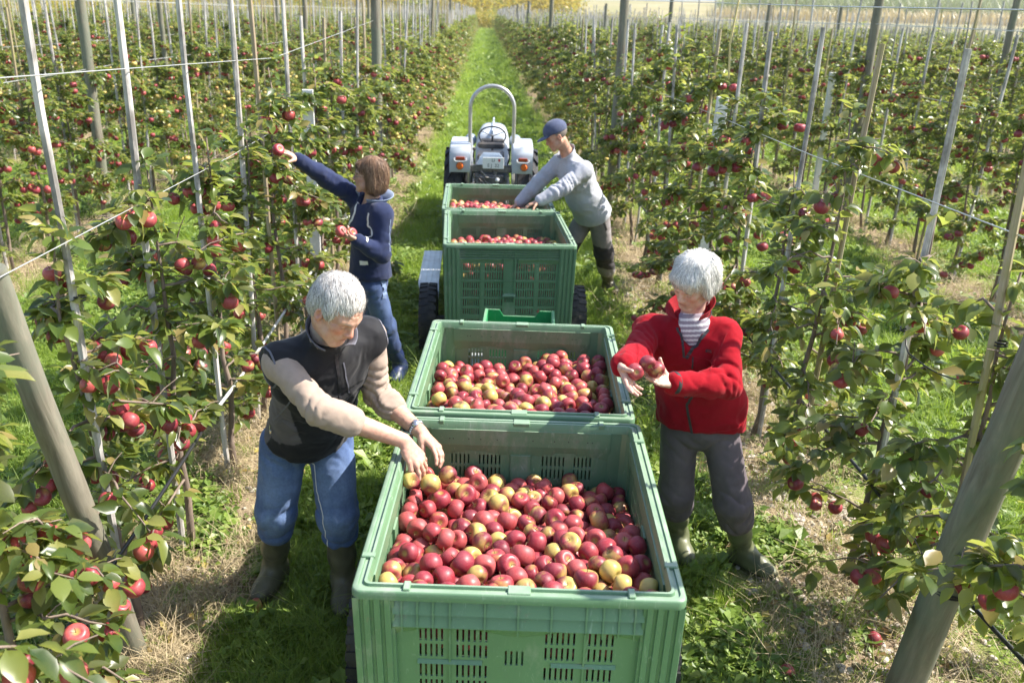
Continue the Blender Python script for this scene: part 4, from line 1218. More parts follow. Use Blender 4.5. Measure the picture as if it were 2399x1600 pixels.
b = MB(); b.box((-.3, 5.66, .19), (.4, 6.08, .238), bev=.004)
o = link('drawbar_platform', b.mesh('platform', [m_galv])); setp(o, 'flat metal platform on the drawbar under the small crate', 'platform')

# ------------------------------------------------------------------ tractor, seen from behind
tx, ty = -.30, 10.0
root = empty('tractor', (tx, ty, 0), 'narrow pale blue-grey vineyard tractor with roll bar seen from behind', 'tractor', None, .02)
def TP(nm, b, m, sm=False, parent=None, ang=40):
    me = b.mesh(nm, m if isinstance(m, list) else [m], sm)
    if sm: me.set_sharp_from_angle(angle=R(ang))
    return link(nm, me, parent or root)
for sx in (-1, 1):
    wheel(root, (sx * .43, .62, .54), .54, .25, lugs=16, deep=.03, big=True)
    wheel(root, (sx * .36, 2.55, .33), .33, .17, lugs=14, deep=.02, big=True)
    # fender: curved top and flat rear
    cx = sx * .355; b = MB(); n = 12; loopo = []; w2 = .118
    path = [(.02, .90), (.0, .95), (.0, 1.10), (.02, 1.165), (.07, 1.205), (.16, 1.222), (.45, 1.235), (.75, 1.20), (.98, 1.08), (1.1, .9)]
    V = []
    for y_, z_ in path:
        V += [(cx - w2, y_, z_ - .02), (cx - w2 + .012, y_, z_), (cx + w2 - .012, y_, z_), (cx + w2, y_, z_ - .02)]
    F = []
    for i in range(len(path) - 1):
        for j in range(3): a = 4 * i + j; F.append((a, a + 1, a + 5, a + 4))
    b.add(V, F)
    # inner side plate
    V = []; xi = cx - sx * w2
    for y_, z_ in path: V += [(xi, y_, z_ - .02), (xi, max(y_, .05), .80)]
    F = [(2 * i, 2 * i + 1, 2 * i + 3, 2 * i + 2) for i in range(len(path) - 1)]; b.add(V, F)
    fe = TP('fender', b, m_tracw, True)
    b = MB(); b.lathe([(.001, .030), (.030, .028), (.037, .018), (.038, 0)], 24, (cx + sx * .02 if sx > 0 else cx - .0, -.001, .975), (0, -1, 0)); l_ = TP('indicator_light', b, m_orange, True, fe)
    b = MB(); b.lathe([(.038, .004), (.043, .004), (.043, 0)], 24, (cx + sx * .02 if sx > 0 else cx, -.001, .975), (0, -1, 0)); TP('light_ring', b, m_dark, True, fe)
    b = MB(); b.box((cx - .045, -.035, 1.045), (cx + .055, -.008, 1.08), bev=.004); TP('tail_light', b, m_amber, False, fe)
    b = MB(); a = np.linspace(0, np.pi, 9)
    pts = [(cx - .062, -.005, 1.06), (cx - .062, -.05, 1.045), (cx - .045, -.055, 1.032), (cx + .055, -.055, 1.032), (cx + .072, -.05, 1.045), (cx + .072, -.005, 1.06)]
    b.tube(pts, .0075, 8); TP('light_guard', b, m_galv, True, fe)
# roll bar
a = np.linspace(0, np.pi, 19); rb = .248
pts = [(-.258, .18, .72), (-.25, .17, 1.1), (-.248, .16, 1.45)] + [(-rb * math.cos(t), .15, 1.60 + rb * math.sin(t)) for t in a] + [(.248, .16, 1.45), (.25, .17, 1.1), (.258, .18, .72)]
b = MB(); b.tube(pts, .0215, 14); TP('roll_bar', b, m_bar, True)
# body
b = MB(); b.box((-.20, .10, .52), (.20, .75, .92), bev=.03); b.box((-.16, .6, .45), (.16, 2.6, .8), bev=.03); TP('gearbox_housing', b, m_trac)
b = MB(); b.tube([(-.33, .62, .54), (-.12, .62, .60), (.12, .62, .60), (.33, .62, .54)], [.075, .11, .11, .075], 14); TP('axle_housing', b, m_metal, True)
b = MB(); V = [(-.16, .02, .99), (.16, .02, .99), (.135, .04, 1.06), (.09, .06, 1.105), (-.09, .06, 1.105), (-.135, .04, 1.06)]
V2 = [(x, y + .14, z) for x, y, z in V]; b.add(V + V2, [(0, 1, 2, 3, 4, 5), (0, 5, 11, 6), (5, 4, 10, 11), (4, 3, 9, 10), (3, 2, 8, 9), (2, 1, 7, 8)]); TP('gear_cover', b, m_trac)
b = MB(); b.box((-.235, .045, .90), (.235, .10, .985), bev=.008); TP('rear_crossbar', b, m_metal)
b = MB(); b.box((-.035, -.0, 1.035), (.04, .035, 1.062), bev=.004); TP('plate_lamp', b, m_dark)
pb = MB(); pb.box((-.095, -.022, .955), (.145, -.014, 1.082), bev=.003); pt = TP('number_plate', pb, m_platew)
def text(s_, size, loc, rot, mat, parent, name='lettering', ext=.0006):
    cu = bpy.data.curves.new(name, 'FONT'); cu.body = s_; cu.size = size; cu.extrude = ext; cu.align_x = 'CENTER'; cu.align_y = 'CENTER'
    ob = bpy.data.objects.new(name, cu); C.objects.link(ob); dg = bpy.context.evaluated_depsgraph_get()
    me = bpy.data.meshes.new_from_object(ob.evaluated_get(dg)); bpy.data.objects.remove(ob); me.materials.clear(); me.materials.append(mat)
    o = link(name, me, parent, loc, rot); return o
text('LI', .052, (.025, -.0232, 1.050), (R(90), 0, 0), m_ink, pt)
text('E J  22', .052, (.025, -.0232, .990), (R(90), 0, 0), m_ink, pt)
b = MB(); b.add([(.078, -.0232, 1.066), (.104, -.0232, 1.066), (.104, -.0232, 1.045), (.091, -.0232, 1.030), (.078, -.0232, 1.045)], [(0, 4, 3, 2, 1)]); TP('shield_emblem', b, m_redink, False, pt)
b = MB(); b.box((-.17, .32, 1.13), (.15, .38, 1.20), bev=.02); b.box((-.17, .38, .98), (.15, .75, 1.05), bev=.02); TP('seat', b, m_dark)
# hood with rounded nose
b = MB(); loops = []
for y_, hw, zt, zb in ((1.15, .205, 1.12, .75), (1.2, .215, 1.19, .74), (1.6, .215, 1.225, .72), (2.3, .205, 1.20, .66), (2.75, .18, 1.13, .62), (2.9, .12, 1.02, .66)):
    L_ = []
    for t in np.linspace(-np.pi / 2 - .9, np.pi / 2 + .9, 17):
        s_ = math.sin(t * .62); L_.append((hw * np.sign(s_) * abs(s_) ** .6, y_, zb + (zt - zb) * max(0, math.cos(t * .55)) ** .42 if abs(t) < 2.4 else zb))
    loops.append(np.array(L_))
n = len(loops[0]); V = np.concatenate(loops); F = [(i * n + j, i * n + j + 1, (i + 1) * n + j + 1, (i + 1) * n + j) for i in range(len(loops) - 1) for j in range(n - 1)]
F += [tuple(range(n))[::-1], tuple(range((len(loops) - 1) * n, len(loops) * n))]
b.add(V, F); TP('hood', b, m_tracw, True)
b = MB(); b.box((-.012, 1.15, 1.19), (.012, 2.6, 1.238), bev=.004); TP('hood_seam', b, m_tracw)
b = MB(); a = np.linspace(0, 2 * np.pi, 33)[:, None]; ct = np.array([0, .98, 1.19]); b.tube(ct + .165 * (np.cos(a) * np.array([1, 0, 0]) + np.sin(a) * np.array([0, -.55, .75])), .010, 8, cap=False)
for t in (.5, 2.6, 4.7): b.tube([ct, ct + .16 * (math.cos(t) * np.array([1, 0, 0]) + math.sin(t) * np.array([0, -.55, .75]))], .006, 6)
b.tube([ct, (0, 1.15, .95)], .014, 8); TP('steering_wheel', b, m_dark, True)
b = MB(); b.box((-.15, 1.06, 1.02), (.15, 1.16, 1.14), bev=.02); TP('dashboard', b, m_dark)
for sx in (-1, 1):
    b = MB(); b.lathe([(.001, -.06), (.05, -.05), (.075, -.01), (.08, .06), (.07, .09), (.001, .10)], 18, (sx * .295, 1.75, 1.03), (0, 1, 0)); TP('headlamp', b, m_trac, True)
    b = MB(); b.tube([(sx * .19, .30, .95), (sx * .21, .22, 1.05), (sx * .20, .2, 1.13)], .010, 8); b.lathe([(.001, -.02), (.02, -.01), (.022, .01), (.001, .022)], 12, (sx * .20, .2, 1.14)); TP('lever', b, m_dark, True)
    b = MB(); b.tube([(sx * .16, .06, .62), (sx * .2, -.12, .50), (sx * .22, -.42, .40)], [.024, .022, .018], 8); b.lathe([(.03, -.018), (.03, .018)], 12, (sx * .22, -.43, .395), (1, 0, 0)); TP('lift_arm', b, m_metal, True)
    b = MB(); b.tube([(sx * .19, .08, .90), (sx * .205, -.08, .72), (sx * .20, -.14, .52)], .016, 8); b.tube([(sx * .205, -.08, .80), (sx * .205, -.1, .62)], .024, 8); TP('lift_rod', b, m_metal, True)
b = MB(); g = np.random.default_rng(6)
b.box((-.15, .02, .55), (.15, .12, .88), bev=.015); b.lathe([(.055, 0), (.055, .09), (.03, .1), (.02, .16)], 16, (0, .03, .58), (0, -1, 0))
for i in range(16): b.tube([(g.uniform(-.2, .2), g.uniform(-.02, .08), g.uniform(.5, .92)) for _ in range(3)], g.uniform(.006, .014), 6)
for i in range(12):
    c_ = np.array([g.uniform(-.2, .17), g.uniform(-.03, .03), g.uniform(.5, .88)]); b.box(c_, c_ + g.uniform(.02, .07, 3), bev=.004)
TP('hydraulics', b, m_metal)
b = MB(); b.lathe([(.001, -.02), (.02, -.018), (.028, 0), (.02, .02), (.001, .028)], 14, (.075, -.06, .835)); b.tube([(.075, -.06, .8), (.075, -.04, .7)], .012, 8); TP('hitch_ball', b, m_galv, True)
b = MB(); b.box((-.04, -.34, .34), (.04, .1, .37), bev=.005); b.box((-.12, .0, .36), (.12, .08, .56), bev=.01); TP('tow_hitch', b, m_metal)

# ------------------------------------------------------------------ organic surfaces: smooth unions of tapered limbs, meshed with surface nets
def vnoise(P):
    P = np.asarray(P, np.float32); i = np.floor(P).astype(np.int64); f = P - i; f = f * f * (3 - 2 * f)
    def h(a, b, c):
        q = (a * 374761393 + b * 668265263 + c * 1274126177) & 0x7fffffff
        q = ((q ^ (q >> 13)) * 1274126177) & 0x7fffffff
        return ((q ^ (q >> 16)) & 0xffff).astype(np.float32) / 65535.
    x0, y0, z0 = i[..., 0], i[..., 1], i[..., 2]; r = 0
    for dx in (0, 1):
        for dy in (0, 1):
            for dz in (0, 1):
                w_ = (f[..., 0] if dx else 1 - f[..., 0]) * (f[..., 1] if dy else 1 - f[..., 1]) * (f[..., 2] if dz else 1 - f[..., 2])
                r = r + w_ * h(x0 + dx, y0 + dy, z0 + dz)
    return r
class SDF:
    def __init__(s): s.ops = []; s.disp = []; s.pts = []
    def cap(s, a, b, ra, rb=None, k=.02, sub=False, flat=None):
        a = np.array(a, np.float32); b = np.array(b, np.float32); s.ops.append(('c', a, b, ra, ra if rb is None else rb, k, sub)); s.pts += [a, b]; return s
    def chain(s, pts, rs, k=.015):
        for i in range(len(pts) - 1): s.cap(pts[i], pts[i + 1], rs[i], rs[i + 1], k)
        return s
    def ell(s, c, r, M=None, k=.02, sub=False):
        """M rows are the local axes"""
        M = np.eye(3) if M is None else np.array(M); s.ops.append(('e', np.array(c, np.float32), np.array(r, np.float32), M.astype(np.float32), 0, k, sub)); s.pts.append(np.array(c)); return s
    def plane(s, p, n, k=.006):
        """cut away everything on the side n points to"""
        n = np.array(n, float); n /= np.linalg.norm(n); s.ops.append(('p', np.array(p, np.float32), n.astype(np.float32), 0, 0, k, False)); return s
    def one(s, o, P):
        if o[0] == 'c':
            ba = o[2] - o[1]; pa = P - o[1]; h = np.clip(pa @ ba / max(float(ba @ ba), 1e-9), 0, 1)
            return np.sqrt(((pa - h[:, None] * ba) ** 2).sum(1)) - (o[3] + (o[4] - o[3]) * h)
        if o[0] == 'e':
            q = (P - o[1]) @ o[3].T; k0 = np.sqrt(((q / o[2]) ** 2).sum(1)) + 1e-6; k1 = np.sqrt(((q / o[2] ** 2) ** 2).sum(1)) + 1e-6
            return k0 * (k0 - 1) / k1
        return (P - o[1]) @ o[2]
    def __call__(s, P, ops=None, disp=True):
        P = np.asarray(P, np.float32); d = None
        for o in (s.ops if ops is None else ops):
            q = s.one(o, P); k = o[5]
            if d is None: d = q; continue
            if o[0] == 'p':
                h = np.maximum(k - np.abs(d - q), 0) / k; d = np.maximum(d, q) + h * h * k * .25
            elif o[6]:
                q = -q; h = np.maximum(k - np.abs(d - q), 0) / k; d = np.maximum(d, q) + h * h * k * .25
            else:
                h = np.maximum(k - np.abs(d - q), 0) / k; d = np.minimum(d, q) - h * h * k * .25
        if disp:
            for f in s.disp: d = d + f(P)
        return d
    def cull(s, c, rad):
        c = np.asarray(c, np.float32)[None]; out = []; ds = [float(s.one(o, c)[0]) for o in s.ops]
        pos = [d for d, o in zip(ds, s.ops) if not o[6] and o[0] != 'p']
        lim = max(min(pos) + 2 * rad, 0) + .05
        first = True
        for d, o in zip(ds, s.ops):
            if o[0] == 'p' or o[6]: keep = (d > -rad - .05 if o[0] == 'p' else d < rad + .05)
            else: keep = d < lim
            if keep:
                if first and (o[0] == 'p' or o[6]): continue
                out.append(o); first = False
        return out or s.ops
    def bounds(s, m=.16):
        p = np.array(s.pts); return p.min(0) - m, p.max(0) + m
def netmesh(f, lo, hi, h, project_it=1):
    lo = np.array(lo, float); hi = np.array(hi, float); B = 8
    nb = np.ceil((hi - lo) / (h * B)).astype(int)
    g = np.stack(np.meshgrid(*[np.arange(n) for n in nb], indexing='ij'), -1).reshape(-1, 3)
    cen = lo + (g + .5) * h * B
    S = 6; big = np.ceil(nb / S).astype(int)     # superblocks for culling
    key = (g // S) @ np.array([big[1] * big[2], big[2], 1])
    allk, allv, allc = [], [], []
    off = np.stack(np.meshgrid(*[np.arange(B + 1)] * 3, indexing='ij'), -1)
    rb = .5 * math.sqrt(3) * B * h
    N1 = nb * B + 2
    ckeys = []; cverts = []; edges = []
    for kk in np.unique(key):
        sel = key == kk; gb = g[sel]; cb = cen[sel]
        c0 = cb.mean(0); rad = np.linalg.norm(cb - c0, axis=1).max() + rb
        ops = f.cull(c0, rad)
        d = f(cb, ops, False); m = np.abs(d) < rb * 1.15 + .02
        gb = gb[m]
        if not len(gb): continue
        base = gb * B
        for q in range(0, len(gb), 160):
            bb = base[q:q + 160]
            I = bb[:, None, None, None, :] + off[None]
            P = lo + I.reshape(-1, 3) * h
            D = f(P, ops).reshape(len(bb), B + 1, B + 1, B + 1)
            s_ = D < 0
            c8 = [s_[:, dx:B + dx, dy:B + dy, dz:B + dz] for dx in (0, 1) for dy in (0, 1) for dz in (0, 1)]
            cnt = sum(c.astype(np.int8) for c in c8); act = (cnt > 0) & (cnt < 8)
            w = np.nonzero(act)
            if not len(w[0]): continue
            d8 = np.stack([D[:, dx:B + dx, dy:B + dy, dz:B + dz][w] for dx in (0, 1) for dy in (0, 1) for dz in (0, 1)], 1)
            cor = np.array([(dx, dy, dz) for dx in (0, 1) for dy in (0, 1) for dz in (0, 1)], float)
            acc = np.zeros((len(w[0]), 3)); n_ = np.zeros(len(w[0]))
            for a in range(8):
                for b_ in range(a + 1, 8):
                    if np.abs(cor[a] - cor[b_]).sum() != 1: continue
                    x = (d8[:, a] < 0) != (d8[:, b_] < 0)
                    t = np.where(x, d8[:, a] / np.where(x, d8[:, a] - d8[:, b_], 1), 0)
                    acc += np.where(x[:, None], cor[a] + t[:, None] * (cor[b_] - cor[a]), 0); n_ += x
            cell = bb[w[0]] + np.stack(w[1:], 1)
            cverts.append(lo + (cell + acc / n_[:, None]) * h)
            ckeys.append((cell[:, 0] * N1[1] + cell[:, 1]) * N1[2] + cell[:, 2])
            for ax in range(3):
                sh = [slice(0, B)] * 3; sh[ax] = slice(1, B + 1)
                a0 = s_[:, :B, :B, :B]; a1 = s_[:, sh[0], sh[1], sh[2]]
                for sign in (0, 1):
                    ed = (a0 & ~a1) if sign == 0 else (~a0 & a1)
                    e = np.nonzero(ed)
                    if len(e[0]): edges.append((ax, sign, bb[e[0]] + np.stack(e[1:], 1)))
    K = np.concatenate(ckeys); V = np.concatenate(cverts)
    o = np.argsort(K); K = K[o]; V = V[o]
    Q = []
    for ax, sign, c in edges:
        b1 = np.zeros(3, int); b2 = np.zeros(3, int); b1[(ax + 1) % 3] = 1; b2[(ax + 2) % 3] = 1
        cs = [c, c - b1, c - b1 - b2, c - b2]
        ids = []
        ok = np.ones(len(c), bool)
        for q in cs:
            kq = (q[:, 0] * N1[1] + q[:, 1]) * N1[2] + q[:, 2]
            p = np.minimum(np.searchsorted(K, kq), len(K) - 1); ok &= K[p] == kq; ids.append(p)
        F = np.stack(ids, 1)[ok]
        Q.append(F if sign == 0 else F[:, ::-1])
    return V, np.concatenate(Q)
def grad(f, P, e=.002):
    P = np.asarray(P, np.float32); G = np.stack([f(P + np.eye(3, dtype=np.float32)[i] * e) - f(P - np.eye(3, dtype=np.float32)[i] * e) for i in range(3)], 1)
    return G / (np.linalg.norm(G, axis=1)[:, None] + 1e-9)
def snap(f, P, it=4):
    for _ in range(it): P = P - grad(f, P) * f(P)[:, None] * .9
    return P
def hit(f, px, py, tmax=14):
    r = camray(px, py); r = r / np.linalg.norm(r); t = 1.2; o = np.array([0, 0, CAM_H])
    for _ in range(90):
        d = float(f((o + r * t)[None])[0])
        if d < .0008: return o + r * t
        t += max(d * .8, .0006)
        if t > tmax: return None
    return o + r * t
def hits(f, pts):
    H = [hit(f, *p) for p in pts]; return [h for h in H if h is not None]

# ------------------------------------------------------------------ skin, cloth, hair
def tint_mat(name, rough=.75, sheen=0., bmp=.25, bs=300, sss=0., spec=.3, coat=0, wv=.06, ws=40, weave=False):
    m, nt, N, L, b = newmat(name)
    a = N.new('ShaderNodeAttribute'); a.attribute_name = 'tint'
    f = ramp(nt, noise(nt, ws, 4), [(.3, (1 - wv,) * 3), (.7, (1 + wv,) * 3)])
    c = mix(nt, 1.0, a.outputs['Color'], f, 'MULTIPLY'); L.new(c, b.inputs['Base Color'])
    b.inputs['Roughness'].default_value = rough; b.inputs['Specular IOR Level'].default_value = spec
    if sheen: b.inputs['Sheen Weight'].default_value = sheen
    if coat: b.inputs['Coat Weight'].default_value = coat
    if sss:
        b.inputs['Subsurface Weight'].default_value = sss; b.inputs['Subsurface Radius'].default_value = (1, .35, .2); b.inputs['Subsurface Scale'].default_value = .012
    if bmp: bump(nt, b, noise(nt, bs, 3, rough=.7), bmp, .0015)
    return m
m_skin = tint_mat('skin', .5, bmp=.22, bs=260, sss=.12, spec=.4, wv=.05, ws=60)
m_knit = tint_mat('knitted cotton', .9, .15, .3, 500)
m_fleece = tint_mat('fleece', .95, .06, .5, 700, spec=.12)
m_denim = tint_mat('denim', .85, .1, .35, 420, wv=.13, ws=90)
m_soft = tint_mat('softshell', .75, .1, .2, 500, spec=.25)
m_twill = tint_mat('work trouser twill', .85, .05, .3, 420, wv=.08, ws=30)
m_boot = tint_mat('rubber boot', .42, 0, .15, 40, spec=.45, wv=.15, ws=18)
m_hair = tint_mat('hair', .55, 0, .35, 500, spec=.35, wv=.2, ws=160)
m_zip = simple('dark zip', (.03, .03, .035), .5)
m_white = simple('white cord', (.78, .77, .75), .8)
m_silver = simple('silver metal', (.6, .6, .62), .25, .9)
m_glass = simple('thin spectacle frame', (.08, .06, .05), .3, .5)
def tinted(name, f, h, mat, parent, tint, lo=None, hi=None, region=None, sub=None, smooth_it=True):
    """mesh the field f and colour its vertices with tint(P, N)"""
    a, b = f.bounds()
    if lo is not None: a, b = np.maximum(a, lo), np.minimum(b, hi)
    V, Q = netmesh(f, a, b, h)
    if region is not None:
        k = region(V); k2 = k[Q].all(1); Q = Q[k2]
        used = np.unique(Q); mp = -np.ones(len(V), int); mp[used] = np.arange(len(used)); V = V[used]; Q = mp[Q]
    return V, Q
def finish(name, VQ, f, mat, parent, tint):
    V = np.concatenate([v for v, q in VQ]); off = 0; Qs = []
    for v, q in VQ: Qs.append(q + off); off += len(v)
    Q = np.concatenate(Qs)
    col = tint(V)
    pl_ = np.array(parent.location if parent.parent is None else parent.parent.location)
    me = fast_mesh(name, V - pl_, Q, [mat])
    at = me.attributes.new('tint', 'FLOAT_COLOR', 'POINT'); cc = np.ones((len(V), 4), np.float32); cc[:, :3] = np.clip(col, 0, 1); at.data.foreach_set('color', cc.ravel())
    return link(name, me, parent)
def flat(c): return lambda P: np.tile(np.array(c, float), (len(P), 1))
def ribbon(pts, w, n_, t=.0015, off=.0005, f=None, dens=None):
    """a strip with thickness following pts; n_ its outward normals"""
    pts = np.asarray(pts, float)
    L = np.r_[0, np.cumsum(np.linalg.norm(np.diff(pts, axis=0), axis=1))]
    if dens:
        k = max(2, int(L[-1] / dens)); s_ = np.linspace(0, L[-1], k); pts = np.stack([np.interp(s_, L, pts[:, i]) for i in range(3)], 1)
        if f is not None: pts = snap(f, pts)
    if f is not None: n_ = grad(f, pts)
    n_ = np.asarray(n_, float)
    if n_.ndim == 1: n_ = np.tile(n_, (len(pts), 1))
    T = np.gradient(pts, axis=0); T /= np.linalg.norm(T, axis=1)[:, None] + 1e-9
    S = np.cross(T, n_); S /= np.linalg.norm(S, axis=1)[:, None] + 1e-9
    V = np.concatenate([pts - S * w / 2 - n_ * t, pts - S * w / 2 + n_ * (off + t), pts + S * w / 2 + n_ * (off + t), pts + S * w / 2 - n_ * t]); n = len(pts); F = []
    for i in range(n - 1):
        for a, b_ in ((0, 1), (1, 2), (2, 3)): F.append((a * n + i, a * n + i + 1, b_ * n + i + 1, b_ * n + i))
    F.append((0, n, 2 * n, 3 * n)); F.append((n - 1, 4 * n - 1, 3 * n - 1, 2 * n - 1))
    return V, F
def strip(name, f, pxpts, w, mat, parent, world=False, t=.0016, dens=.008):
    P = np.array(pxpts, float) if world else np.array(hits(f, pxpts))
    if len(P) < 2: return None
    V, F = ribbon(P, w, None, t=t, f=f, dens=dens); b = MB(); b.add(V, F)
    return b.build(name, [mat], parent, smooth=False)
def unit(v): v = np.asarray(v, float); return v / np.linalg.norm(v)
class Head:
    def __init__(s, c, F, U, k=1.0):
        s.c = np.array(c, float); s.F = unit(F); U = np.array(U, float); s.U = unit(U - s.F * np.dot(U, s.F)); s.X = np.cross(s.F, s.U); s.k = k
        s.M = np.stack([s.X, s.F, s.U])
    def w(s, x, y, z): return s.c + s.k * (s.X * x + s.F * y + s.U * z)
    def loc(s, P): return (P - s.c) @ s.M.T / s.k
def add_head(S, H, male=True, age=0, open_=0):
    k = H.k; w = H.w
    e = lambda c, r, kk=.02, sub=False: S.ell(w(*c), np.array(r) * k, H.M, kk, sub)
    c_ = lambda a, b, ra, rb, kk=.012, sub=False: S.cap(w(*a), w(*b), ra * k, rb * k, kk, sub)
    e((0, -.014, .042), (.075, .093, .080))
    e((0, .030, -.025), (.058, .062, .082), .03)
    e((0, .012, .03), (.068, .078, .06), .02)
    for sx in (-1, 1):
        c_((sx * .053, .0, -.045), (sx * .022, .068, -.088), .019, .016, .022)
        e((sx * .040, .060, -.012), (.020, .020, .022), .02)
        c_((sx * .046, .070, .026), (sx * .014, .086, .024), .0095, .010, .012)
        e((sx * .031, .089, .006), (.017, .012, .012), .010, True)
        e((sx * .031, .0735, .005), (.0135, .0125, .0115), .003)
        c_((sx * .041, .078, -.004), (sx * .020, .083, -.006), .004, .004, .005)
        e((sx * .0105, .096, -.026), (.0085, .009, .007), .006)
        # ear
        e((sx * .077, -.004, -.006), (.009, .018, .030), .006)
        e((sx * .082, -.002, -.002), (.006, .009, .016), .004, True)
        e((sx * .040, .045, -.055), (.018, .02, .02), .02)
        if age:
            c_((sx * .050, .066, .012), (sx * .062, .050, .002), .0012, .0012, .003, True); c_((sx * .018, .079, -.006), (sx * .036, .076, -.014), .0022, .0022, .004, True)
            c_((sx * .030, .070, -.062), (sx * .026, .070, -.078), .0016, .0016, .004, True)
        if age: c_((sx * .021, .086, -.030), (sx * .034, .074, -.060), .003, .003, .004, True)
    c_((0, .084, .018), (0, .104, -.020), .0075, .0115, .010)
    e((0, .101, -.022), (.0115, .011, .009), .006)
    e((0, .070, -.092), (.021, .017, .016), .02)
    e((0, .080, -.050), (.030, .012, .020), .014)
    c_((-.020, .087, -.0505), (.020, .087, -.0505), .0042, .0042, .005)
    c_((-.017, .0865, -.0605), (.017, .0865, -.0605), .0055, .0055, .005)
    if age:
        for zz in (.046, .056): c_((-.034, .083, zz), (.034, .083, zz + .002), .0012, .0012, .003, True)
    c_((-.023, .0935, -.0555), (.023, .0935, -.0555), .0016, .0016, .003, True)
def skin_tint(H, base, lips=(.45, .16, .13), brow=(.5, .45, .4), lash=(.12, .07, .05), bw=.5, blush=.25, eyes_open=False):
    base = np.array(base, float)
    def t(P):
        q = H.loc(P); c = np.tile(base, (len(P), 1)); n_ = vnoise(P * 35)[:, None]; c = c * (.93 + .14 * n_)
        def bl(mask, col): 
            nonlocal c
            mask = np.clip(mask, 0, 1)[:, None]; c = c * (1 - mask) + np.array(col) * mask
        x, y, z = np.abs(q[:, 0]), q[:, 1], q[:, 2]; fr = y > .05
        red = base * [1.10, .66, .60]
        c = c * (1 - .16 * np.clip((vnoise(P * 90) - .45)[:, None] * 3, 0, 1) * [.5, 1, 1])
        bl(np.exp(-(((x - .042) / .02) ** 2 + ((z + .02) / .018) ** 2)) * fr * blush * 2, red)
        bl(np.exp(-((x / .014) ** 2 + ((z + .02) / .014) ** 2)) * fr * blush * 2, red)
        bl(np.exp(-(((x - .078) / .012) ** 2)) * (np.abs(z) < .04) * (np.abs(y) < .03) * .4, red)
        bl((np.exp(-((x / .021) ** 4 + ((z + .0555) / .0085) ** 4)) * fr * .75), lips)
        bl((np.exp(-((x / .022) ** 4 + ((z + .0555) / .0016) ** 2)) * fr * .8), np.array(lips) * .4)
        bw_ = np.exp(-(((x - .030) / .017) ** 4 + ((z - .027 + .12 * np.abs(x - .026)) / .0045) ** 2)) * fr
        bl(bw_ * bw, brow)
        bl(np.exp(-(((x - .031) / .013) ** 4 + ((z - .0005 + 6 * (x - .031) ** 2) / .0018) ** 2)) * fr * .85, lash)
        if eyes_open:
            bl(np.exp(-(((x - .031) / .009) ** 4 + ((z - .005) / .0032) ** 4)) * fr, (.7, .66, .62))
            bl(np.exp(-(((x - .031) / .0045) ** 2 + ((z - .005) / .0040) ** 2)) * fr, (.06, .04, .03))
        bl(np.exp(-((((x - .0105)) / .004) ** 2 + ((z + .031) / .0025) ** 2)) * (y > .09) * .7, base * .35)
        return c
    return t
def add_hand(S, w, d, pal, thumb, size=1.0, curl=(.35, .4, .45, .5), spread=.10, tc=.3, prox=None, tdir=None):
    """w wrist, d finger direction, pal the way the palm faces, thumb side vector"""
    d = unit(d); pal = unit(np.array(pal) - d * np.dot(pal, d)); s = unit(np.array(thumb) - d * np.dot(thumb, d) - pal * np.dot(thumb, pal)); w = np.array(w, float); z = size
    K = []
    for i in range(4):
        kx = (.029 - .0195 * i) * z; kl = (.090 - .003 * abs(i - 1) - (.006 if i == 3 else 0)) * z
        kn = w + d * kl + s * kx - pal * (.004 * z if i in (1, 2) else 0.0); K.append(kn)
        S.cap(w + s * kx * .55 + d * .008, kn, .0155 * z, .0112 * z, .012)
    S.cap(w + d * .02 + s * .012 + pal * .004, w + d * .07 + pal * .004, .016 * z, .014 * z, .012)
    Ls = (.070, .078, .072, .056)
    for i in range(4):
        a = (1.5 - i) * spread; fd = unit(d * math.cos(a) + s * math.sin(a)); p = K[i]; ang = 0
        rs = (.0094, .0085, .0078, .0066); rs = [r_ * z * (1 if i < 3 else .88) for r_ in rs]
        for j, fr in enumerate((.44, .31, .25)):
            ang += curl[i] * (.9, 1.1, .8)[j]
            q = p + (fd * math.cos(ang) + pal * math.sin(ang)) * Ls[i] * fr * z
            S.cap(p, q, rs[j], rs[j + 1], .0035); p = q
    tb = w + d * .022 * z + s * .026 * z + pal * .006 * z
    td = unit(s * .75 + d * .62 + pal * .30) if tdir is None else unit(tdir)
    S.cap(w + d * .012 + s * .01, tb + td * .015 * z, .015 * z, .0145 * z, .010)
    p1 = tb + td * .040 * z; S.cap(tb, p1, .0150 * z, .0112 * z, .006)
    t2 = unit(td + pal * tc + d * .25); p2 = p1 + t2 * .031 * z; S.cap(p1, p2, .0108 * z, .0098 * z, .003)
    t3 = unit(t2 + pal * tc * .8); p3 = p2 + t3 * .022 * z; S.cap(p2, p3, .0098 * z, .0078 * z, .003)
def fold(scale, amp, seed=0., stretch=(1, 1, 1), mask=None):
    st = np.array(stretch, np.float32) * scale
    def g(P):
        q = P * st + seed
        q = q + (vnoise(q * .7 + 9)[:, None] - .5) * 1.6
        r = np.abs(2 * vnoise(q) - 1); r2 = np.abs(2 * vnoise(q * 2.1 + 5) - 1)
        v = (r * .7 + r2 * .3 - .35) * amp
        return v * mask(P) if mask is not None else v
    return g
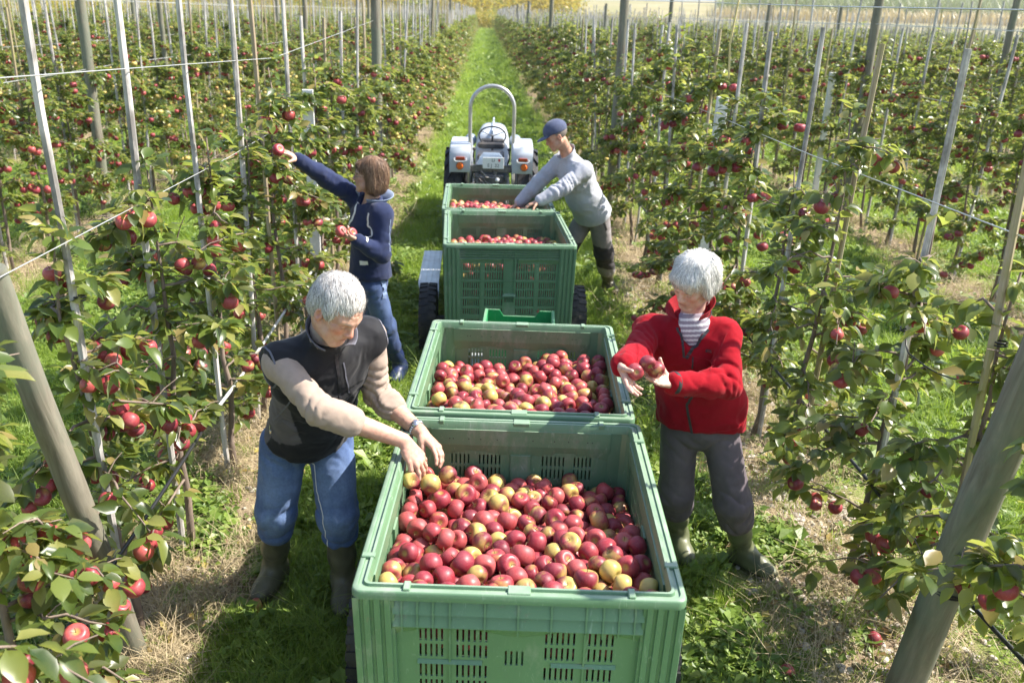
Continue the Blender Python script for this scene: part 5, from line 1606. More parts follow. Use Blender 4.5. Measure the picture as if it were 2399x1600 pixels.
def limbfold(a, b, n, amp, around=1.0, cen=.5, wid=.5, seed=0):
    """creases across a limb, strongest at the joint"""
    a = np.array(a, float); b = np.array(b, float); L = np.linalg.norm(b - a); d = (b - a) / L; u, v, _ = frame(d)
    def g(P):
        q = P - a; t = q @ d / L; r = np.linalg.norm(q - np.outer(q @ d, d), axis=1)
        ph = np.arctan2(q @ v, q @ u)
        w_ = np.exp(-((t - cen) / wid) ** 2) * (r < .17) * (t > -.25) * (t < 1.25)
        nz = vnoise(P * 8 + seed); s_ = np.sin(np.pi * (t * n + .5 * np.sin(ph + seed) + 2.6 * nz))
        gate = np.clip(vnoise(P * 12 + seed + 7) * 2.2 - .5, 0, 1)
        return amp * w_ * (1 - np.abs(s_)) ** 1.5 * gate - amp * .25 * w_
    return g
def hair_strands(name, f, H, n, parent, col, length, width, down, seed=1, part=(0, -.02, .12), lift=.004, keep=None, mat=None, jit=.35):
    g = np.random.default_rng(seed); out = []
    a, b = np.array([-.1, -.13, -.12]), np.array([.1, .12, .14])
    P = g.uniform(a, b, (n * 6, 3)); P = H.c + H.k * (P @ H.M)
    d = f(P); P = P[np.abs(d) < .02][:n * 2]; P = snap(f, P, 4)
    q = H.loc(P); 
    if keep is not None: P = P[keep(q)]
    P = P[:n]; q = H.loc(P); n = len(P)
    top = np.array(part); dirs = q - top; dirs = (dirs + np.array(down)) @ H.M
    dirs += g.normal(0, jit, dirs.shape) * .05
    dirs += (np.stack([vnoise(P * 26 + 11), vnoise(P * 26 + 31), vnoise(P * 26 + 57)], 1) - .5) * .11
    fly = np.where(g.random(n) < .06, 3.0, 1.0)
    pts = [P]; seg = 5; N0 = grad(f, P); cur = P.copy(); ln = length * g.uniform(.6, 1.2, n) * H.k
    for k in range(seg):
        N_ = grad(f, cur); t = dirs - N_ * (dirs * N_).sum(1)[:, None]; t /= np.linalg.norm(t, axis=1)[:, None] + 1e-9
        t += g.normal(0, .05, t.shape)
        cur = cur + t * (ln / seg)[:, None]; dd = f(cur); hgt = lift * g.uniform(.1, 1.0, n) * np.where(fly > 1, .6 + .5 * k, 1 - .5 * k / seg)
        cur = cur - grad(f, cur) * (np.minimum(dd, .02) - hgt)[:, None] * (dd < .02)[:, None]
        pts.append(cur.copy())
    V = []; seg1 = seg + 1
    for k in range(seg1):
        T = (pts[min(k + 1, seg)] - pts[max(k - 1, 0)]); N_ = grad(f, pts[k]); S_ = np.cross(T, N_); S_ /= np.linalg.norm(S_, axis=1)[:, None] + 1e-9
        wd = width * (1 - .75 * (k / seg) ** 2) * g.uniform(.8, 1.2, n)[:, None]
        V += [pts[k] - S_ * wd, pts[k] + S_ * wd]
    V = np.stack(V, 1).reshape(-1, 3); Q = []
    for k in range(seg): Q.append(np.stack([np.arange(n) * 2 * seg1 + 2 * k, np.arange(n) * 2 * seg1 + 2 * k + 1, np.arange(n) * 2 * seg1 + 2 * k + 3, np.arange(n) * 2 * seg1 + 2 * k + 2], 1))
    return V, np.concatenate(Q), np.repeat(g.uniform(0, 1, n), 2 * seg1)
def make_hair(S, H, parent, h, cols, n, length, width, down, keep=None, part=(0, -.02, .12), lift=.004, seed=1, region=None):
    V, Q = tinted('hair', S, h, m_hair, parent, None, region=region)
    V2, Q2, t2 = hair_strands('s', S, H, n, parent, None, length, width, down, seed, part, lift, keep)
    nb = len(V); cols = np.array(cols, float)
    def tint(P):
        t = vnoise(P[:nb] * 60); q = H.loc(P[:nb]); th = np.arctan2(q[:, 0], q[:, 1] + .02)
        t = np.clip(.5 * t + .5 * vnoise(np.stack([th * 16, q[:, 2] * 12, q[:, 1] * 6], 1)), 0, 1)
        t = np.concatenate([t, t2])
        i = np.clip(t * (len(cols) - 1), 0, len(cols) - 1.001); k = i.astype(int); fr = (i - k)[:, None]
        return cols[k] * (1 - fr) + cols[k + 1] * fr
    return finish('hair', [(V, Q), (V2, Q2)], S, m_hair, parent, tint)

# ------------------------------------------------------------------ the four people
def A(*v): return np.array(v, float)
def torso_frame(J):
    up = unit((J['shL'] + J['shR']) / 2 - (J['hipL'] + J['hipR']) / 2); rt = J['shR'] - J['shL']; rt = unit(rt - up * np.dot(rt, up)); fw = np.cross(up, rt)
    return rt, fw, up        # right, forward, up
def add_torso(S, J, grow=0., chest=.105, belly=.10, hipr=.105, k=.06, wide=1.0):
    rt, fw, up = torso_frame(J); hc = (J['hipL'] + J['hipR']) / 2; sc = (J['shL'] + J['shR']) / 2; L = np.linalg.norm(sc - hc)
    M = np.stack([rt, fw, up]); wd = np.linalg.norm(J['shR'] - J['shL']) / 2
    S.ell(hc + up * .02, (wd * .86 * wide + grow, hipr + grow, .13 + grow), M, k)
    S.ell(hc + up * L * .42 + fw * (belly - .10) * .6, (wd * .80 * wide + grow, belly + grow, .17 + grow), M, k)
    S.ell(hc + up * L * .74 + fw * .005, (wd * .88 + grow, chest + grow, .17 + grow), M, k)
    S.cap(J['shL'] * .93 + sc * .07 - up * .02, J['shR'] * .93 + sc * .07 - up * .02, .058 + grow, .058 + grow, .05)
    S.cap(sc - up * .03, J['neck'], .065 + grow, .055 + grow * .6, .04)
def add_arm(S, J, s, r=(.052, .043, .040, .028), g=0., k=.03, upto=1.0):
    a, b, c = J['sh' + s], J['el' + s], J['wr' + s]; c2 = b + (c - b) * upto
    S.cap(a, b, r[0] + g, r[1] + g, k); S.cap(b, b + (c - b) * .35, r[1] + g * .95, r[2] + g * .95, .02); S.cap(b + (c - b) * .35, c2, r[2] + g * .9, r[3] + (r[2] - r[3]) * (1 - upto) + g * .8, .02)
def add_leg(S, J, s, r=(.088, .062, .056, .042), g=0., k=.03, upto=1.0):
    a, b, c = J['hip' + s], J['kn' + s], J['an' + s]; c2 = b + (c - b) * upto
    S.cap(a, b, r[0] + g, r[1] + g, k); S.cap(b, b + (c2 - b) * .4, r[1] + g, r[2] + g, .03); S.cap(b + (c2 - b) * .4, c2, r[2] + g, r[3] + g, .03)
def boot(name, J, s, parent, col, h, top=.34, r=.062, sole=(.03, .028, .02), size=1.0):
    S = SDF(); an, kn, toe = J['an' + s], J['kn' + s], J['toe' + s]
    up = unit(kn - an); z = size; t = (top - an[2]) / max(up[2], .3)
    heel = an - unit((toe - an) * [1, 1, 0]) * .035; heel[2] = .045
    S.cap(an + up * t, an + up * t * .45, r * z, r * .90 * z, .02); S.cap(an + up * t * .45, an, r * .9 * z, .050 * z, .03)
    S.cap(an, A(*heel[:2], .052), .05 * z, .042 * z, .03)
    mid = an * .45 + toe * .55; mid[2] = .055
    S.cap(A(*heel[:2], .045), A(*mid[:2], .055), .040 * z, .043 * z, .03); S.cap(an, A(*mid[:2], .06), .046 * z, .036 * z, .04)
    fd = unit((toe - an) * [1, 1, 0]); sd = np.cross(fd, [0, 0, 1])
    S.ell(A(*(toe - fd * .045)[:2], .045), (.047 * z, .072 * z, .036 * z), np.stack([sd, fd, [0, 0, 1]]), .03)
    S.ell(A(*(mid - fd * .02)[:2], .04), (.042 * z, .10 * z, .035 * z), np.stack([sd, fd, [0, 0, 1]]), .03)
    S.plane(A(0, 0, .006), (0, 0, -1), .004)
    S.plane(an + up * t, up, .004)
    S.ell(an + up * (t + .01), (.052 * z, .052 * z, .05), np.stack([sd, fd, up]), .004, True)
    S.disp = [limbfold(an + up * t, an, 3.5, .0035, 1, .75, .3, seed=2.)]
    V, Q = tinted(name, S, h, m_boot, parent, None); col = np.array(col)
    o = finish('boot', [(V, Q)], S, m_boot, parent, lambda P: np.where(P[:, 2:3] < .028, np.array(sole), col * (1 - .25 * np.clip((vnoise(P * 22) - .45)[:, None] * 3, 0, 1))))
    return S, o
def legs(name, J, parent, h, mat, tint, r=(.088, .066, .062, .058), g=.012, hem=.30, hipr=.11, folds=(), waist=None, wide=1.0):
    S = SDF(); rt, fw, up = torso_frame(J); hc = (J['hipL'] + J['hipR']) / 2; wd = np.linalg.norm(J['shR'] - J['shL']) / 2
    S.ell(hc + up * .03, (wd * .84 * wide + g, hipr + g, .12), np.stack([rt, fw, up]), .05)
    for s in 'LR':
        a, b, c = J['hip' + s], J['kn' + s], J['an' + s]
        t = (b[2] - hem) / max(b[2] - c[2], .05); c2 = b + (c - b) * t
        S.cap(a, b, r[0] + g, r[1] + g, .025); S.cap(b, c2, r[1] + g, r[3] + g, .03)
    if waist is not None: S.plane(hc + up * waist, up, .01)
    for s in 'LR':
        a, b, c = J['hip' + s], J['kn' + s], J['an' + s]
        S.disp.append(limbfold(a, b, 4, .011, 1, .95, .28, 1.0)); S.disp.append(limbfold(b, c, 4.5, .013, 1, .3, .33, 2.))
        S.disp.append(limbfold(a, b, 4, .008, 1, .1, .25, 4.))
    S.disp.append(fold(11, .010, 3, (1, 1, .5))); S.disp.append(fold(26, .004, 7))
    S.pts.append(np.array([hc[0], hc[1], hem - .1]))
    V, Q = tinted(name, S, h, mat, parent, None)
    return S, finish(name, [(V, Q)], S, mat, parent, tint(S, J))
def cuffed(P, J, s, hem): pass
def collar(parent, c, up, fw, r, h, a0, a1, flare, mat, name='collar', t=.003, col=None, tilt=0, ry=1.0, notch=.0):
    up = unit(up); fw = unit(np.array(fw) - up * np.dot(fw, up)); rt = np.cross(fw, up); b = MB(); n = 26; m = 5; V = []
    for side in (0, 1):
        for i in range(n):
            a = a0 + (a1 - a0) * i / (n - 1); e = abs(2 * i / (n - 1) - 1)
            for j in range(m):
                q = j / (m - 1); rr = r + flare * q ** 1.5 * (1 + notch * e ** 3) + (0 if side else t)
                hh = h * q * (1 - .15 * e)
                V.append(c + (rt * math.sin(a) * rr + fw * math.cos(a) * rr * ry) + up * (hh + tilt * math.cos(a)))
    F = []
    for i in range(n - 1):
        for j in range(m - 1):
            q = i * m + j; F.append((q, q + m, q + m + 1, q + 1)); q += n * m; F.append((q, q + 1, q + m + 1, q + m))
        q = i * m + m - 1; F.append((q, q + m, q + m + n * m, q + n * m))
    for i in (0, n - 1):
        for j in range(m - 1): q = i * m + j; F.append((q, q + 1, q + 1 + n * m, q + n * m))
    b.add(V, F); return b.build(name, [mat], parent, smooth=True)

# ---- the elderly man in the vest
H1 = Head(at_y(787, 728, 3.05), (.65, -.50, -.57), (.5, -.2, .84), 1.03)
J1 = dict(shR=A(-.885, 3.07, 1.355), shL=A(-.575, 3.325, 1.385), neck=A(-.700, 3.12, 1.455), hipR=A(-.985, 3.43, .83), hipL=A(-.80, 3.50, .84),
          knR=A(-1.045, 3.42, .48), knL=A(-.765, 3.43, .475), anR=A(-1.105, 3.545, .10), anL=A(-.76, 3.47, .10), toeR=A(-1.145, 3.375, .03), toeL=A(-.735, 3.29, .03))
J1['elR'] = at_y(748, 962, 2.93); J1['wrR'] = at_y(945, 1032, 2.99); J1['elL'] = at_y(882, 922, 3.36); J1['wrL'] = at_y(985, 1012, 3.19)
p1 = empty('person', (-.9, 3.45, 0), 'grey-haired man in a black vest and jeans reaching into the nearest bin', 'person')
B1 = SDF(); add_torso(B1, J1)
for s in 'LR': add_arm(B1, J1, s, (.052, .044, .042, .029)); add_leg(B1, J1, s, (.08, .055, .05, .035))
B1.cap(J1['neck'], H1.w(0, -.025, -.05), .058, .054, .03)
hd = unit(at_y(1000, 1092, 2.97) - J1['wrR']); add_hand(B1, J1['wrR'] + hd * .012, unit(hd + A(.1, 0, -.25)), A(-.15, .25, -1), A(-.25, -.9, -.15), 1.04, (.30, .34, .38, .42), .15, .5, tdir=A(.45, -.42, -.75))
hl = unit(at_y(1030, 1052, 3.10) - J1['wrL']); add_hand(B1, J1['wrL'] + hl * .012, unit(hl + A(.15, 0, -.25)), A(-.5, -.2, -.9), A(.1, -.9, .2), 1.04, (.28, .36, .42, .48), .13, .5, tdir=A(.2, -.7, -.75))
add_head(B1, H1, True, 1)
B1.disp = [fold(60, .0016, 2)]
b_lo, b_hi = B1.bounds()
handbox = lambda V: (V[:, 0] > -.66) & (V[:, 2] < 1.27) & (V[:, 0] + V[:, 2] > .45) & (np.abs(V[:, 1] - 3.1) < .35)
headbox = lambda V: np.linalg.norm(V - H1.c, axis=1) < .19
fine = tinted('b', B1, .0034, m_skin, p1, None, lo=A(-.68, 2.7, .82), hi=A(-.08, 3.5, 1.3), region=lambda V: np.minimum(np.linalg.norm(V - J1['wrR'], axis=1), np.linalg.norm(V - J1['wrL'], axis=1)) < .30)
finh = tinted('b', B1, .0034, m_skin, p1, None, lo=H1.c - .2, hi=H1.c + .2, region=headbox)
skb1 = (.56, .33, .24)
coarse = tinted('b', B1, .011, m_skin, p1, None, region=lambda V: (np.linalg.norm(V - H1.c, axis=1) > .18) & (np.minimum(np.linalg.norm(V - J1['wrR'], axis=1), np.linalg.norm(V - J1['wrL'], axis=1)) > .285))
finish('body', [fine, finh, coarse], B1, m_skin, p1, skin_tint(H1, skb1, (.46, .19, .15), (.42, .38, .34), bw=.6, blush=.35))
# hair
S = SDF(); M_ = H1.M; e = lambda c, r, k=.02, sub=False: S.ell(H1.w(*c), np.array(r) * H1.k, M_, k, sub)
e((0, -.020, .050), (.080, .098, .084)); e((0, -.052, .0), (.074, .060, .072), .03)
for sx in (-1, 1): e((sx * .068, .018, .026), (.013, .022, .028), .012)
e((0, .085, -.02), (.060, .07, .070), .015, True); e((0, .098, .045), (.036, .032, .026), .02, True)
for sx in (-1, 1): e((sx * .085, .0, -.018), (.022, .024, .034), .01, True)
S.disp = [lambda P: .006 * (vnoise(H1.loc(P) * [34, 14, 20] + 3) - .5) + .003 * (vnoise(H1.loc(P) * [80, 30, 50]) - .5)]
make_hair(S, H1, p1, .0045, [(.28, .26, .24), (.50, .47, .44), (.72, .69, .65), (.88, .85, .81)], 7500, .060, .0008, (.03, .06, -.03), part=(.01, -.07, .10), lift=.008, keep=lambda q: (q[:, 2] > -.07) & ((q[:, 1] < .05) | (q[:, 2] > .07)))
# sweater
S = SDF(); add_torso(S, J1, .010, hipr=.10); S.plane(A(0, 0, .98), (0, 0, -1), .01)
J1s = dict(J1)
for s, up_ in (('R', .16), ('L', .26)):
    add_arm(S, J1, s, (.046, .043, .044, .042), .012, .035, up_)
S.cap(J1['neck'] - unit(H1.c - J1['neck']) * .03, J1['neck'] + unit(H1.w(0, -.025, -.05) - J1['neck']) * .028, .070, .066, .02)
for s, up_ in (('R', .17), ('L', .27)):
    e_, w_ = J1['el' + s], J1['wr' + s]; d = unit(w_ - e_); c_ = e_ + (w_ - e_) * up_
    S.cap(c_ - d * .012, c_ + d * .014, .056, .054, .010); S.plane(c_ + d * .035, d, .003) if False else None
S.disp = [limbfold(J1['shR'], J1['elR'], 5, .010, 1, .85, .35, 1.), limbfold(J1['shL'], J1['elL'], 5, .012, 1, .8, .4, 3.), limbfold(J1['elR'], J1['wrR'], 9, .010, 1, .1, .18, 2.), limbfold(J1['elL'], J1['wrL'], 9, .010, 1, .18, .2, 2.), fold(14, .008, 2), fold(34, .0035, 5)]
SW1 = S; finish('sweater', [tinted('s', S, .0065, m_knit, p1, None)], S, m_knit, p1, flat((.36, .275, .22)))
# jeans and boots
def jean_tint(base, wear):
    def mk(S, J):
        def t(P):
            c = np.tile(np.array(base, float), (len(P), 1)); w_ = 0
            for s in 'LR':
                for q, rad in ((J['hip' + s] * .5 + J['kn' + s] * .5, .16), (J['kn' + s], .10)):
                    w_ = np.maximum(w_, np.exp(-(np.linalg.norm(P - q - A(0, -.07, 0), axis=1) / rad) ** 2))
            n_ = vnoise(P * [40, 40, 8]); w_ = np.clip(w_ * .9 + (n_ - .5) * .5, 0, 1)[:, None]
            c = c * (1 - w_) + np.array(wear) * w_; return c * (.85 + .3 * vnoise(P * [9, 9, 30])[:, None])
        return t
    return mk
JE1, o = legs('jeans', J1, p1, .0075, m_denim, jean_tint((.06, .11, .27), (.17, .25, .44)), r=(.092, .078, .075, .070), g=.010, hem=.37, hipr=.115, wide=1.08)
strip('seam', JE1, [(727, 1055), (729, 1085), (742, 1150), (757, 1210), (768, 1280)], .004, m_white, p1)
strip('seam', JE1, [(724, 1040), (725, 1065), (727, 1085)], .010, m_zip, p1, t=.001)
for s in 'LR': boot('boot', J1, s, p1, (.115, .11, .07), .006, top=.41, r=.064, size=1.05)
# vest
S = SDF(); rt, fw, up = torso_frame(J1); add_torso(S, J1, .031, chest=.108, belly=.104, hipr=.105, wide=1.0)
hc = (J1['hipL'] + J1['hipR']) / 2; S.ell(hc + up * .10, (.172, .142, .28), np.stack([rt, fw, up]), .05); S.plane(hc + up * .055 - fw * .03, -up * .95 - fw * .12, .006)
S.plane(J1['neck'] + unit(H1.c - J1['neck']) * .012, unit(H1.c - J1['neck']), .01)
for s in 'LR':          # arm holes
    o_ = J1['sh' + s]; d = unit(J1['el' + s] - o_ + (rt if s == 'R' else -rt) * .13)
    S.plane(o_ + (rt if s == 'R' else -rt) * .040 - up * .0, unit((rt if s == 'R' else -rt) * 1.0 + (up * .05)), .008)
S.disp = [fold(8, .014, 6), fold(20, .006, 1), limbfold(J1['neck'], hc, 5, .010, 1, .55, .3, 5.)]
VE1 = S
def vt(P):
    q = P - hc; x = q @ rt; y = q @ fw; z = q @ up; c = np.tile(A(.014, .014, .017), (len(P), 1))
    edge = .085 + .10 * np.clip((z - .10) / .35, 0, 1)         # grey side panel on his right side
    side = (x > edge) & (z < .42) & (y > -.2) & ~((z < .26 - .9 * (x - .02)) & (y > .0) & (z < .23))
    c[side] = (.105, .095, .105); c[(x < -.12) & (z < .4) & (y < .0)] = (.105, .095, .105)
    return c * (.9 + .2 * vnoise(P * 30)[:, None])
ve = finish('vest', [tinted('v', S, .0065, m_soft, p1, None)], S, m_soft, p1, vt)
m_gr = simple('grey lining', (.13, .13, .16), .8, bmp=.2, bs=300)
nk = J1['neck'] + unit(H1.c - J1['neck']) * .0
nu = unit(unit(H1.c - J1['neck']) * .75 + up * .6)
collar(p1, nk - nu * .012 + fw * .004, nu, fw + rt * .1, .070, .062, .55, 2 * np.pi - .55, .020, m_gr, ry=1.02, notch=1.0)
strip('zip', VE1, [(788, 830), (794, 880), (797, 930), (795, 985)], .012, m_zip, p1)
strip('seam', VE1, [(805, 850), (812, 890), (818, 920)], .006, m_gr, p1)
strip('pocket_zip', VE1, [(680, 940), (660, 965), (640, 985)], .006, m_gr, p1)
b = MB(); h_ = hit(VE1, 634, 1000)
if h_ is not None:
    b.tube([h_ + A(0, -.004, .012), h_ + A(-.003, -.006, -.01)], .0028, 6); b.box(h_ + A(-.005, -.009, -.028), h_ + A(.005, -.003, -.012), bev=.001); b.build('zip_pull', [m_silver], p1)
for a in ([(665, 757), (678, 749), (692, 745)], [(661, 765), (672, 758), (684, 756)], [(664, 772), (672, 767)]): strip('reflective_mark', VE1, a, .004, m_white, p1)
for s_, sg in (('R', 1), ('L', -1)):
    n_ = unit(rt * sg + up * .05); o_ = J1['sh' + s_] + rt * sg * .036; u, v, _ = frame(n_); a_ = np.linspace(0, 2 * np.pi, 60)
    Pp = o_ + .085 * (np.cos(a_)[:, None] * u + np.sin(a_)[:, None] * v) - up * .02
    for _ in range(12): Pp = snap(VE1, Pp, 1); Pp = Pp - np.outer((Pp - o_) @ n_, n_)
    ok = SW1(Pp) > -.004; idx_ = np.nonzero(ok)[0]
    if len(idx_) > 6:
        br = np.nonzero(np.diff(idx_) > 1)[0]; segs = np.split(idx_, br + 1)
        for sg_ in segs:
            if len(sg_) > 4: strip('armhole_piping', VE1, Pp[sg_], .007, m_gr, p1, world=True)
# wrist watch
w_ = J1['wrL'] + (J1['elL'] - J1['wrL']) * .10; ax = unit(J1['wrL'] - J1['elL']); u, v, d = frame(ax); b = MB()
for k in range(22):
    a = 2 * np.pi * k / 22; c = w_ + (u * math.cos(a) + v * math.sin(a)) * .0325; b.tube([c - d * .007, c + d * .007], .0042, 6)
tp = unit(A(-.1, -.4, 1) - d * np.dot(A(-.1, -.4, 1), d)); b.lathe([(.001, .040), (.014, .040), (.0155, .036), (.0155, .030)], 18, w_, tp); b.build('wristwatch', [m_silver], p1, smooth=True)
for pxy, yy, e_, k, lab in [((962, 1122), 2.94, (1.2, .3, .5), 0, 'yellow-red apple just under the thumb of the man in the vest'), ((1008, 1133), 2.95, (.4, 1.1, 2), 1, 'red and yellow apple right below the fingertips of the man in the vest'), ((1049, 1112), 3.03, (2, .4, 1), 2, 'pink apple between the left fingers of the man in the vest')]:
    o = link('apple', [apples_p[0], apples_p[3], apples_r[1]][k], None, at_y(*pxy, yy), e_); setp(o, lab, 'apple', 'apples heaped in the bins')

# ---- the woman in red
H2 = Head(at_y(1627, 664, 3.60), (-.62, -.55, -.42), (-.15, -.35, .9), .97)
J2 = dict(shR=A(.615, 3.745, 1.295), shL=A(.935, 3.62, 1.335), neck=A(.792, 3.66, 1.405), hipR=A(.815, 3.77, .79), hipL=A(1.00, 3.73, .79),
          knR=A(.825, 3.77, .44), knL=A(1.085, 3.67, .45), anR=A(.895, 3.93, .10), anL=A(1.21, 3.81, .10), toeR=A(.93, 3.77, .03), toeL=A(1.335, 3.69, .03))
J2['elR'] = at_y(1492, 836, 3.50); J2['wrR'] = at_y(1458, 856, 3.26); J2['elL'] = at_y(1704, 900, 3.43); J2['wrL'] = at_y(1575, 897, 3.32)
p2 = empty('person', (.95, 3.8, 0), 'white-haired woman in a red fleece jacket holding apples beside the second bin', 'person')
B2 = SDF(); add_torso(B2, J2, -.02, belly=.09, hipr=.08, wide=.85)
for s in 'LR': add_arm(B2, J2, s, (.045, .038, .036, .024)); add_leg(B2, J2, s, (.075, .052, .048, .034))
B2.cap(J2['neck'], H2.w(0, -.025, -.05), .047, .046, .03)
add_hand(B2, J2['wrL'], unit(at_y(1512, 884, 3.27) - J2['wrL']), A(-.12, -.35, .92), A(-.1, .55, .8), .93, (.22, .16, .14, .16), .17, .35, tdir=A(-.45, .15, .85))
add_hand(B2, J2['wrR'], unit(at_y(1466, 905, 3.19) - J2['wrR'] + A(.02, 0, 0)), A(.75, -.55, .35), A(.45, -.75, .35), .93, (.16, .20, .22, .28), .16, .2, tdir=A(.25, -.85, .25))
add_head(B2, H2, False, 1); B2.disp = [fold(60, .0015, 4)]
wr = lambda V: np.minimum(np.linalg.norm(V - J2['wrR'], axis=1), np.linalg.norm(V - J2['wrL'], axis=1))
finish('body', [tinted('b', B2, .0032, m_skin, p2, None, lo=A(.38, 3.0, .95), hi=A(.78, 3.5, 1.45), region=lambda V: wr(V) < .23),
                tinted('b', B2, .0034, m_skin, p2, None, lo=H2.c - .2, hi=H2.c + .2, region=lambda V: np.linalg.norm(V - H2.c, axis=1) < .19),
                tinted('b', B2, .011, m_skin, p2, None, region=lambda V: (np.linalg.norm(V - H2.c, axis=1) > .18) & (wr(V) > .215))], B2, m_skin, p2, skin_tint(H2, (.60, .38, .30), (.48, .24, .21), (.55, .50, .46), bw=.35, blush=.2))
S = SDF(); M_ = H2.M; e = lambda c, r, k=.02, sub=False: S.ell(H2.w(*c), np.array(r) * H2.k, M_, k, sub)
e((0, -.020, .050), (.096, .110, .096)); e((0, -.055, -.010), (.088, .070, .078), .03)
for sx in (-1, 1): e((sx * .078, .004, -.002), (.020, .036, .048), .02)
e((0, .066, .072), (.066, .036, .036), .02)
e((0, .104, -.036), (.066, .072, .078), .010, True)
for sx in (-1, 1): e((sx * .055, .095, -.03), (.022, .05, .05), .01, True)
S.disp = [lambda P: .016 * (vnoise(H2.loc(P) * [30, 20, 9] + 3) - .5) + .003 * (vnoise(H2.loc(P) * [70, 50, 18]) - .5)]
make_hair(S, H2, p2, .0045, [(.40, .38, .36), (.60, .58, .55), (.78, .76, .72), (.90, .88, .84)], 7000, .075, .0008, (0, .02, -.16), part=(0, -.03, .13), lift=.008, keep=lambda q: (q[:, 2] > -.12))
# jacket
rt, fw, up = torso_frame(J2); hc = (J2['hipL'] + J2['hipR']) / 2
S = SDF(); add_torso(S, J2, .022, chest=.105, belly=.10, hipr=.095, wide=1.08)
S.ell(hc + A(0, 0, .02), (.190, .118, .45), np.stack([rt, fw, up]), .05)
for z_ in (.80, .88, .96): S.cap(A(.818, 3.745, z_), A(.992, 3.725, z_ + .005), .112, .112, .03)
S.plane(A(.9, 3.65, .835), (-.03, -.10, -1), .006)
S.plane(J2['neck'] + up * .012, unit(up + fw * .1), .01)
for s in 'LR': add_arm(S, J2, s, (.047, .046, .045, .037), .014, .028, .97 if s == 'L' else .93)
# open front: a V cut at the throat
S.ell(J2['neck'] + fw * .085 - up * .035, (.046, .055, .085), np.stack([rt, fw, up]), .012, True)
S.disp = [limbfold(J2['shL'], J2['elL'], 5, .013, 1, .8, .35, 1.), limbfold(J2['elL'], J2['wrL'], 5, .012, 1, .35, .4, 3.), limbfold(J2['shR'], J2['elR'], 5, .012, 1, .8, .4, 5.), limbfold(J2['elR'], J2['wrR'], 7, .012, 1, .7, .4, 5.), fold(9, .017, 8), fold(20, .007, 3)]
JA2 = S
def rt_(P): return np.array([.29, .006, .014]) * (.85 + .3 * vnoise(P * 14)[:, None])
finish('jacket', [tinted('j', S, .0065, m_fleece, p2, None)], S, m_fleece, p2, rt_)
# striped shirt at the throat
S = SDF(); S.ell(J2['neck'] + fw * .022 - up * .075, (.085, .070, .11), np.stack([rt, fw, up])); S.plane(J2['neck'] + up * .012, up - fw * .3, .01)
def stripe(P):
    q = (P - J2['neck']) @ up + .2 * ((P - J2['neck']) @ rt) ** 2 / .1; s_ = np.mod(q, .0225) < .0095
    return np.where(s_[:, None], np.array([.78, .77, .78]), np.array([.30, .26, .31]))
finish('striped_shirt', [tinted('s', S, .003, m_knit, p2, None)], S, m_knit, p2, stripe)
m_red = simple('red fleece', (.29, .006, .014), .95, bmp=.3, bs=400)
collar(p2, J2['neck'] - up * .018 - fw * .006, up + fw * .05, fw, .070, .080, .62, 2 * np.pi - .50, .028, m_red, ry=.98, notch=1.2)
collar(p2, J2['neck'] - up * .018 - fw * .006 - up * .0, up + fw * .05, fw, .0755, .010, .62, 2 * np.pi - .50, .004, m_zip, name='collar_piping', ry=.98)
strip('zip', JA2, [(1606, 930), (1609, 950), (1612, 970), (1618, 1000), (1621, 1015)], .011, m_zip, p2)
strip('zip', JA2, [(1586, 768), (1597, 790), (1601, 815), (1602, 838)], .010, m_zip, p2)
strip('zip', JA2, [(1660, 772), (1645, 790), (1623, 815), (1608, 840)], .014, m_zip, p2)
strip('pocket_zip', JA2, [(1623, 836), (1623, 850), (1622, 864)], .006, m_zip, p2)
strip('seam', JA2, [(1612, 830), (1640, 840), (1668, 852)], .003, m_red, p2)
strip('seam', JA2, [(1703, 780), (1688, 815), (1672, 850), (1664, 868)], .003, m_red, p2)
strip('hem_seam', JA2, [(1545, 1000), (1600, 1012), (1660, 1014), (1735, 1000)], .004, m_red, p2)
# cuffs
for s, t_ in (('L', .93), ('R', .89)):
    e_, w_ = J2['el' + s], J2['wr' + s]; d = unit(w_ - e_); c_ = e_ + (w_ - e_) * t_; b = MB()
    u, v, _ = frame(d); b.lathe([(.040, -.006), (.0475, -.006), (.0485, .010), (.045, .013), (.036, .010)] if s == 'L' else [(.036, -.006), (.044, -.006), (.045, .008), (.042, .012), (.034, .010)], 26, c_ + d * .008, d); b.build('cuff', [m_zip], p2, smooth=True)
# breast badge with red lettering
h_ = hit(JA2, 1662, 822); n_ = grad(JA2, h_[None])[0]; xr = unit(np.cross(A(0, 0, 1), n_)); zr = np.cross(n_, xr)
Mb = Matrix([list(xr), list(zr), list(n_)]).transposed().to_4x4(); Mb.translation = Vector(h_ + n_ * .002 - A(.95, 3.8, 0))
b = MB(); b.box((-.016, -.0075, 0), (.016, .0075, .003), bev=.001); o = link('badge', b.mesh('badge', [m_zip]), p2); o.matrix_local = Mb
for k in range(6):
    b = MB(); b.box((-.0095 + k * .0034, -.0022, .003), (-.0072 + k * .0034, .0022, .0036)); o2 = link('badge_letter', b.mesh('letter', [m_redink]), o)
TR2, o = legs('trousers', J2, p2, .0075, m_twill, lambda S, J: (lambda P: np.array([.125, .10, .115]) * (.85 + .3 * vnoise(P * 12)[:, None])), r=(.080, .074, .078, .078), g=.008, hem=.345, hipr=.105, wide=.98)
for s in 'LR': boot('boot', J2, s, p2, (.13, .14, .075), .006, top=.385, r=.062, size=.98)
